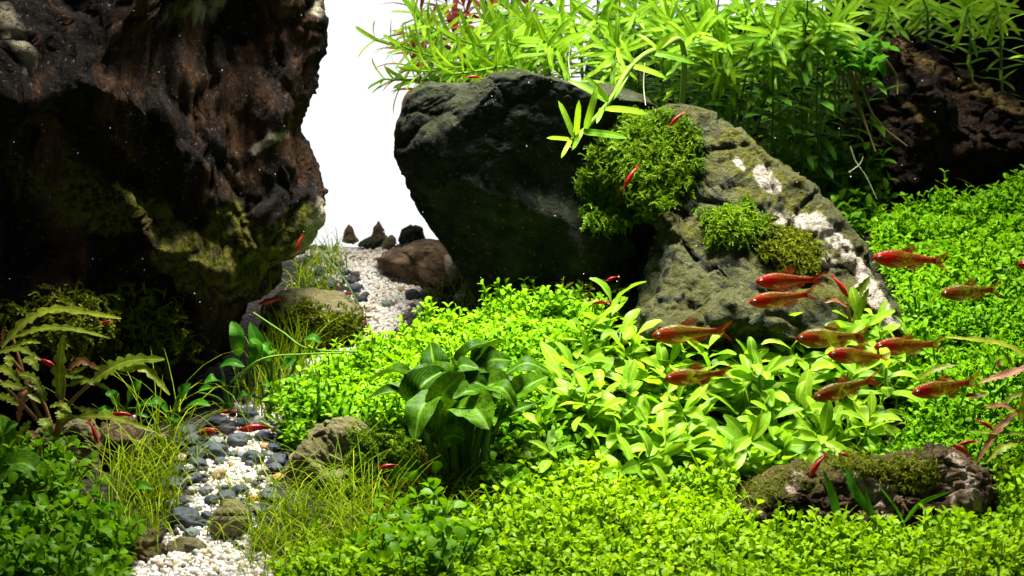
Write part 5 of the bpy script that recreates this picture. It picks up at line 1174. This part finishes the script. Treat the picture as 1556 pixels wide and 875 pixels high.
FIN_P = fin_mesh('pectoral_fin', f3([(-.10, -.022, -.05), (-.07, -.024, -.085), (-.10, -.02, -.11)]), f3([(-.24, -.0108, -.045), (-.24, -.0108, -.055), (-.24, -.0105, -.065)]), M_FINP)
FIN_V = fin_mesh('pelvic_fin', f3([(.02, -.012, -.16), (.06, -.012, -.17), (.02, -.012, -.185)]), f3([(-.08, -.006, -.13), (-.06, -.006, -.13), (-.04, -.006, -.125)]), M_FINP)
FIN_S = fin_mesh('adipose_fin', f3([(.31, 0, .10), (.33, 0, .1), (.34, 0, .09)]), f3([(.28, 0, .066), (.30, 0, .062), (.32, 0, .058)]), M_FINP)
D2, F2_ = ico(3)
EYE = mesh_np('eye', D2 * np.array([.0075, .0035, .0075]), F2_, M_EYE); PUP = mesh_np('pupil', D2 * np.array([.0047, .0026, .0047]), F2_, M_PUP)
def fish(px0, px1, py, Y, kind, lab, pitch=0.0, yaw=0.0):
    a, b_ = P(px0, py, Y), P(px1, py, Y); L_ = b_[0] - a[0]; c = (a + b_) / 2
    o = empty('fish', c); tag(o, lab, 'fish', 'school of small red tetras')
    k = L_ / (1.2 * S_) / max(.75, math.cos(yaw)); o.scale = (k, k, k); o.rotation_euler = (0, pitch, yaw)
    off = (-.10 * S_, 0, 0)
    bend = R.uniform(-2.6, 2.6)
    bo = link('body', fish_meshes(R.choice(M_FR if kind == 'red' else M_FA), R.uniform(1.0, 1.12), bend), o); bo.location = off
    for me in (FIN_T, FIN_D, FIN_A, FIN_P, FIN_V, FIN_S):
        f_ = link(me.name.split('.')[0], me, o); f_.location = off
        if me is FIN_T: f_.location = (off[0], bend * (.09 ** 2), 0); f_.location.y -= 2 * bend * .09 * .09; f_.rotation_euler = (0, 0, math.atan(2 * bend * .09)); f_.scale = (1, 1, R.uniform(.8, 1.15))
        if me is FIN_D: f_.scale = (1, 1, R.uniform(.92, 1.12))
    fp = link('pectoral_fin', FIN_P, o); fp.location = off; fp.scale = (1, -1, 1)
    for sd in (-1, 1):
        e_ = link('eye', EYE, o); e_.location = (-.40 * S_ + off[0], sd * .0088, .018 * S_); e_.scale = (.85, 1, .85)
        u = link('pupil', PUP, e_); u.location = (-.0004, sd * .0018, 0)
    return o
r_ = math.radians
fish(1325, 1440, 394, .02, 'red', 'bright red fish right of the veined rock, largest and highest of the school', r_(3), r_(6))
fish(1430, 1523, 443, -.05, 'amber', 'amber fish with red head swimming alone near the right edge', r_(-5), r_(-8))
fish(1546, 1650, 402, -.1, 'red', 'fish cut off by the right edge, only its head showing', 0, 0)
fish(1147, 1252, 426, -.22, 'red', 'upper of two red fish close together before the veined rock', r_(-2), r_(5))
fish(1138, 1245, 453, -.26, 'red', 'lower of two red fish close together before the veined rock', r_(-8), r_(-5))
fish(990, 1108, 506, -.2, 'amber', 'dull amber fish, leftmost and upper, over the bush edge', r_(-4), r_(4))
fish(1210, 1322, 513, -.28, 'amber', 'amber fish, left one of three in a cluster over the bush', r_(-3), r_(-10))
fish(1327, 1436, 525, -.22, 'red', 'red-brown fish, right one of three in a cluster over the bush', r_(-2), r_(5))
fish(1256, 1358, 541, -.36, 'red', 'red fish, lowest of three in a cluster over the bush', r_(4), r_(8))
fish(1009, 1112, 571, -.42, 'amber', 'dull amber fish alone above the left part of the bush', r_(-6), r_(-4))
fish(1233, 1338, 590, -.48, 'amber', 'amber fish tilted head down, lowest above the bush', r_(-17), r_(5))
fish(1384, 1492, 588, -.42, 'red', 'red-lined fish before the bronze leaves at right', r_(-10), r_(4))

# ------------------------------------------------------------------ shrimps
m, nt, out = new_mat('red_shrimp')
tc = nd(nt, 'ShaderNodeTexCoord')
n = nd(nt, 'ShaderNodeTexNoise', i_Vector=tc.outputs['Object'], i_Scale=70.0, i_Detail=4.0, i_Roughness=.7)
c = ramp(nt, n.outputs[0], [(.3, (.25, .003, .005)), (.55, (.45, .008, .009)), (.75, (.6, .07, .05))])
p = nd(nt, 'ShaderNodeBsdfPrincipled', i_Roughness=.35); nt.links.new(c, p.inputs['Base Color'])
t = nd(nt, 'ShaderNodeBsdfTranslucent'); nt.links.new(c, t.inputs[0]); mx = nd(nt, 'ShaderNodeMixShader', i_0=.3, i_1=p.outputs[0], i_2=t.outputs[0]); nt.links.new(mx.outputs[0], out.inputs[0])
M_SHR = m; M_LEG = simple_mat('shrimp_leg', (.5, .06, .05), .4, tf=.3)
def shrimp_body():
    n = 34; t = np.linspace(0, 1, n)
    x = t - .5; z = .04 + .05 * np.sin(t * 2.6) - .13 * np.clip(t - .62, 0, 1) ** 1.3 * 1.6
    r = np.interp(t, [0, .05, .12, .25, .4, .5, .65, .8, .92, 1], [.006, .03, .075, .125, .135, .12, .10, .07, .045, .03])
    seg = np.where(t > .42, .006 * np.abs(np.sin((t - .42) * 34)), 0); r = r + seg
    s = 12; an_ = np.arange(s) * 2 * math.pi / s; V = []
    for i in range(n): V.append(np.stack([np.full(s, x[i]), r[i] * .75 * np.sin(an_), z[i] + r[i] * np.cos(an_)], -1))
    F = []
    for i in range(n - 1):
        for j_ in range(s): F.append((i * s + j_, i * s + (j_ + 1) % s, (i + 1) * s + (j_ + 1) % s, (i + 1) * s + j_))
    return mesh_np('body', np.concatenate(V) * .11, np.array(F), M_SHR)
SB = shrimp_body()
def tb(name, pts, r0, r1, mat, n=8, sides=4):
    V, F = tube(catmull(np.array(pts, float) * .11, n), np.linspace(r0, r1, n) * .11, sides); return mesh_np(name, V, F, mat)
S_PARTS = [('antenna', tb('antenna', [(-.48, .02, .04), (-.66, .1, .12), (-.9, .22, .10)], .008, .003, M_LEG)), ('antenna', tb('antenna', [(-.48, -.02, .04), (-.66, -.1, .1), (-.92, -.2, .05)], .008, .003, M_LEG)),
           ('rostrum', tb('rostrum', [(-.36, 0, .11), (-.5, 0, .10), (-.6, 0, .105)], .02, .003, M_SHR))]
for k in range(4):
    for sd in (-1, 1):
        S_PARTS.append(('leg', tb('leg', [(-.25 + .08 * k, sd * .03, 0), (-.28 + .09 * k, sd * .11, -.03), (-.27 + .1 * k, sd * .13, -.13)], .012, .005, M_LEG)))
TFAN = MB()
for a in (-.5, -.25, 0, .25, .5):
    V, F, _ = leaf_grid(.16, .07, 5, 3, pr_obov, .1, .1); c_, s__ = math.cos(a), math.sin(a)
    V = np.stack([V[:, 1] * c_ - V[:, 0] * s__, V[:, 0] * c_ + V[:, 1] * s__, V[:, 2]], -1) + np.array([.48, 0, -.0]); TFAN.add(V * .11, F)
S_PARTS.append(('tail_fan', TFAN.mesh('tail_fan', M_SHR)))
SEYE = mesh_np('eye', D2 * .0028, F2_, M_PUP)
def shrimp(px, py, lpx, ang, lab, Y=None, face=1, keys=()):
    """ang: direction of the head in the picture (degrees, 180 = left); sits on what is seen at that pixel"""
    if Y is None: q, nrm = surf(px, py, *keys); q = q + unit(nrm) * .012
    else: q = P(px, py, Y); nrm = np.array([0, -.6, .8])
    s_ = lpx * .0021 * (q[1] + 8) / 8 / .125
    a = math.radians(ang); hd = np.array([math.cos(a), -.15, math.sin(a)]); up = unit(np.array([0, -.35, .6]) + .6 * unit(nrm))
    X = -unit(hd); Yv = unit(np.cross(up, X)); Zv = np.cross(X, Yv)
    o = empty('shrimp', q); o.matrix_world = Matrix(((X[0] * s_, Yv[0] * s_, Zv[0] * s_, q[0]), (X[1] * s_, Yv[1] * s_, Zv[1] * s_, q[1]), (X[2] * s_, Yv[2] * s_, Zv[2] * s_, q[2]), (0, 0, 0, 1)))
    tag(o, lab, 'shrimp', 'red cherry-coloured shrimps')
    link('body', SB, o)
    for nm, me in S_PARTS: link(nm, me, o)
    for sd in (-1, 1): link('eye', SEYE, o).location = (-.046, sd * .006, .008)
    return o
for px, py, l, ang, lab, Y in [
    (958, 271, 40, 240, 'red shrimp head down on the middle of the large moss cushion', -.03), (1028, 182, 30, 225, 'red shrimp on the top right of the large moss cushion', .02), (1277, 437, 42, 305, 'dark red shrimp head down beside the bronze sprout on the rock', -.06), (980, 534, 14, 270, 'tiny red shrimp among leaves left of the bush', -.02),
    (1241, 710, 46, 235, 'red shrimp climbing the mossy left end of the long stone', -.9), (1283, 692, 20, 160, 'small red shrimp behind the top of the long stone', -.72), (1460, 685, 40, 145, 'dark red shrimp on the right end of the long stone', -.86), (1470, 674, 32, 190, 'thin red shrimp just above another on the long stone', -.72), (1497, 646, 30, 330, 'red shrimp by the bronze leaves at the right edge', -.55),
    (387, 653, 56, 185, 'largest red shrimp, on the dark pebbles at the head of the path', -.16), (314, 657, 42, 10, 'red shrimp on dark pebbles left of the largest shrimp', -.14), (349, 627, 32, 180, 'dim red shrimp behind the pebbles in the shade', .02), (410, 459, 40, 195, 'red shrimp hanging under the tip of the left overhang', .2), (454, 372, 32, 250, 'red shrimp on the pale lower edge of the huge left rock', -.02),
    (186, 631, 36, 175, 'red shrimp on the long low leaf of the brown lobed plant', -.7), (143, 658, 42, 290, 'dark red shrimp head down on the grey cracked stone', -.56), (136, 762, 36, 110, 'dim red shrimp among grass at lower left', -.98), (162, 490, 20, 200, 'dim shrimp in the darkness above the brown lobed plant', -.35), (555, 487, 20, 270, 'blurred red shrimp at the lower end of the rear gravel', .75), (522, 447, 24, 190, 'red shrimp among dark pebbles by the rear gravel', 1.0),
    (908, 461, 34, 180, 'dark red shrimp in the moss at the foot of the black boulder', .2), (930, 424, 22, 200, 'faint shrimp in the dark beside the veined rock', .3), (70, 552, 38, 340, 'dark maroon shrimp behind the leaves of the lobed plant', -.5), (590, 710, 34, 190, 'dim red shrimp in the moss left of the central plant', -.62), (720, 118, 22, 180, 'small red shrimp on the top edge of the black boulder', .5), (1472, 603, 30, 30, 'pale red shrimp behind the red-lined fish', -.3)]:
    shrimp(px, py, l, ang, lab, Y)

# ------------------------------------------------------------------ specks drifting in the water
sp_ = np.array([P(R.uniform(0, 1556), R.uniform(0, 480), R.uniform(-.6, .25)) for _ in range(120)])
grains('floating_specks', sp_, .0016, simple_mat('speck', (.8, .8, .75), .6), 'tiny pale specks drifting in the water', 9)
bpy.data.objects['floating_specks']['category'] = 'specks'
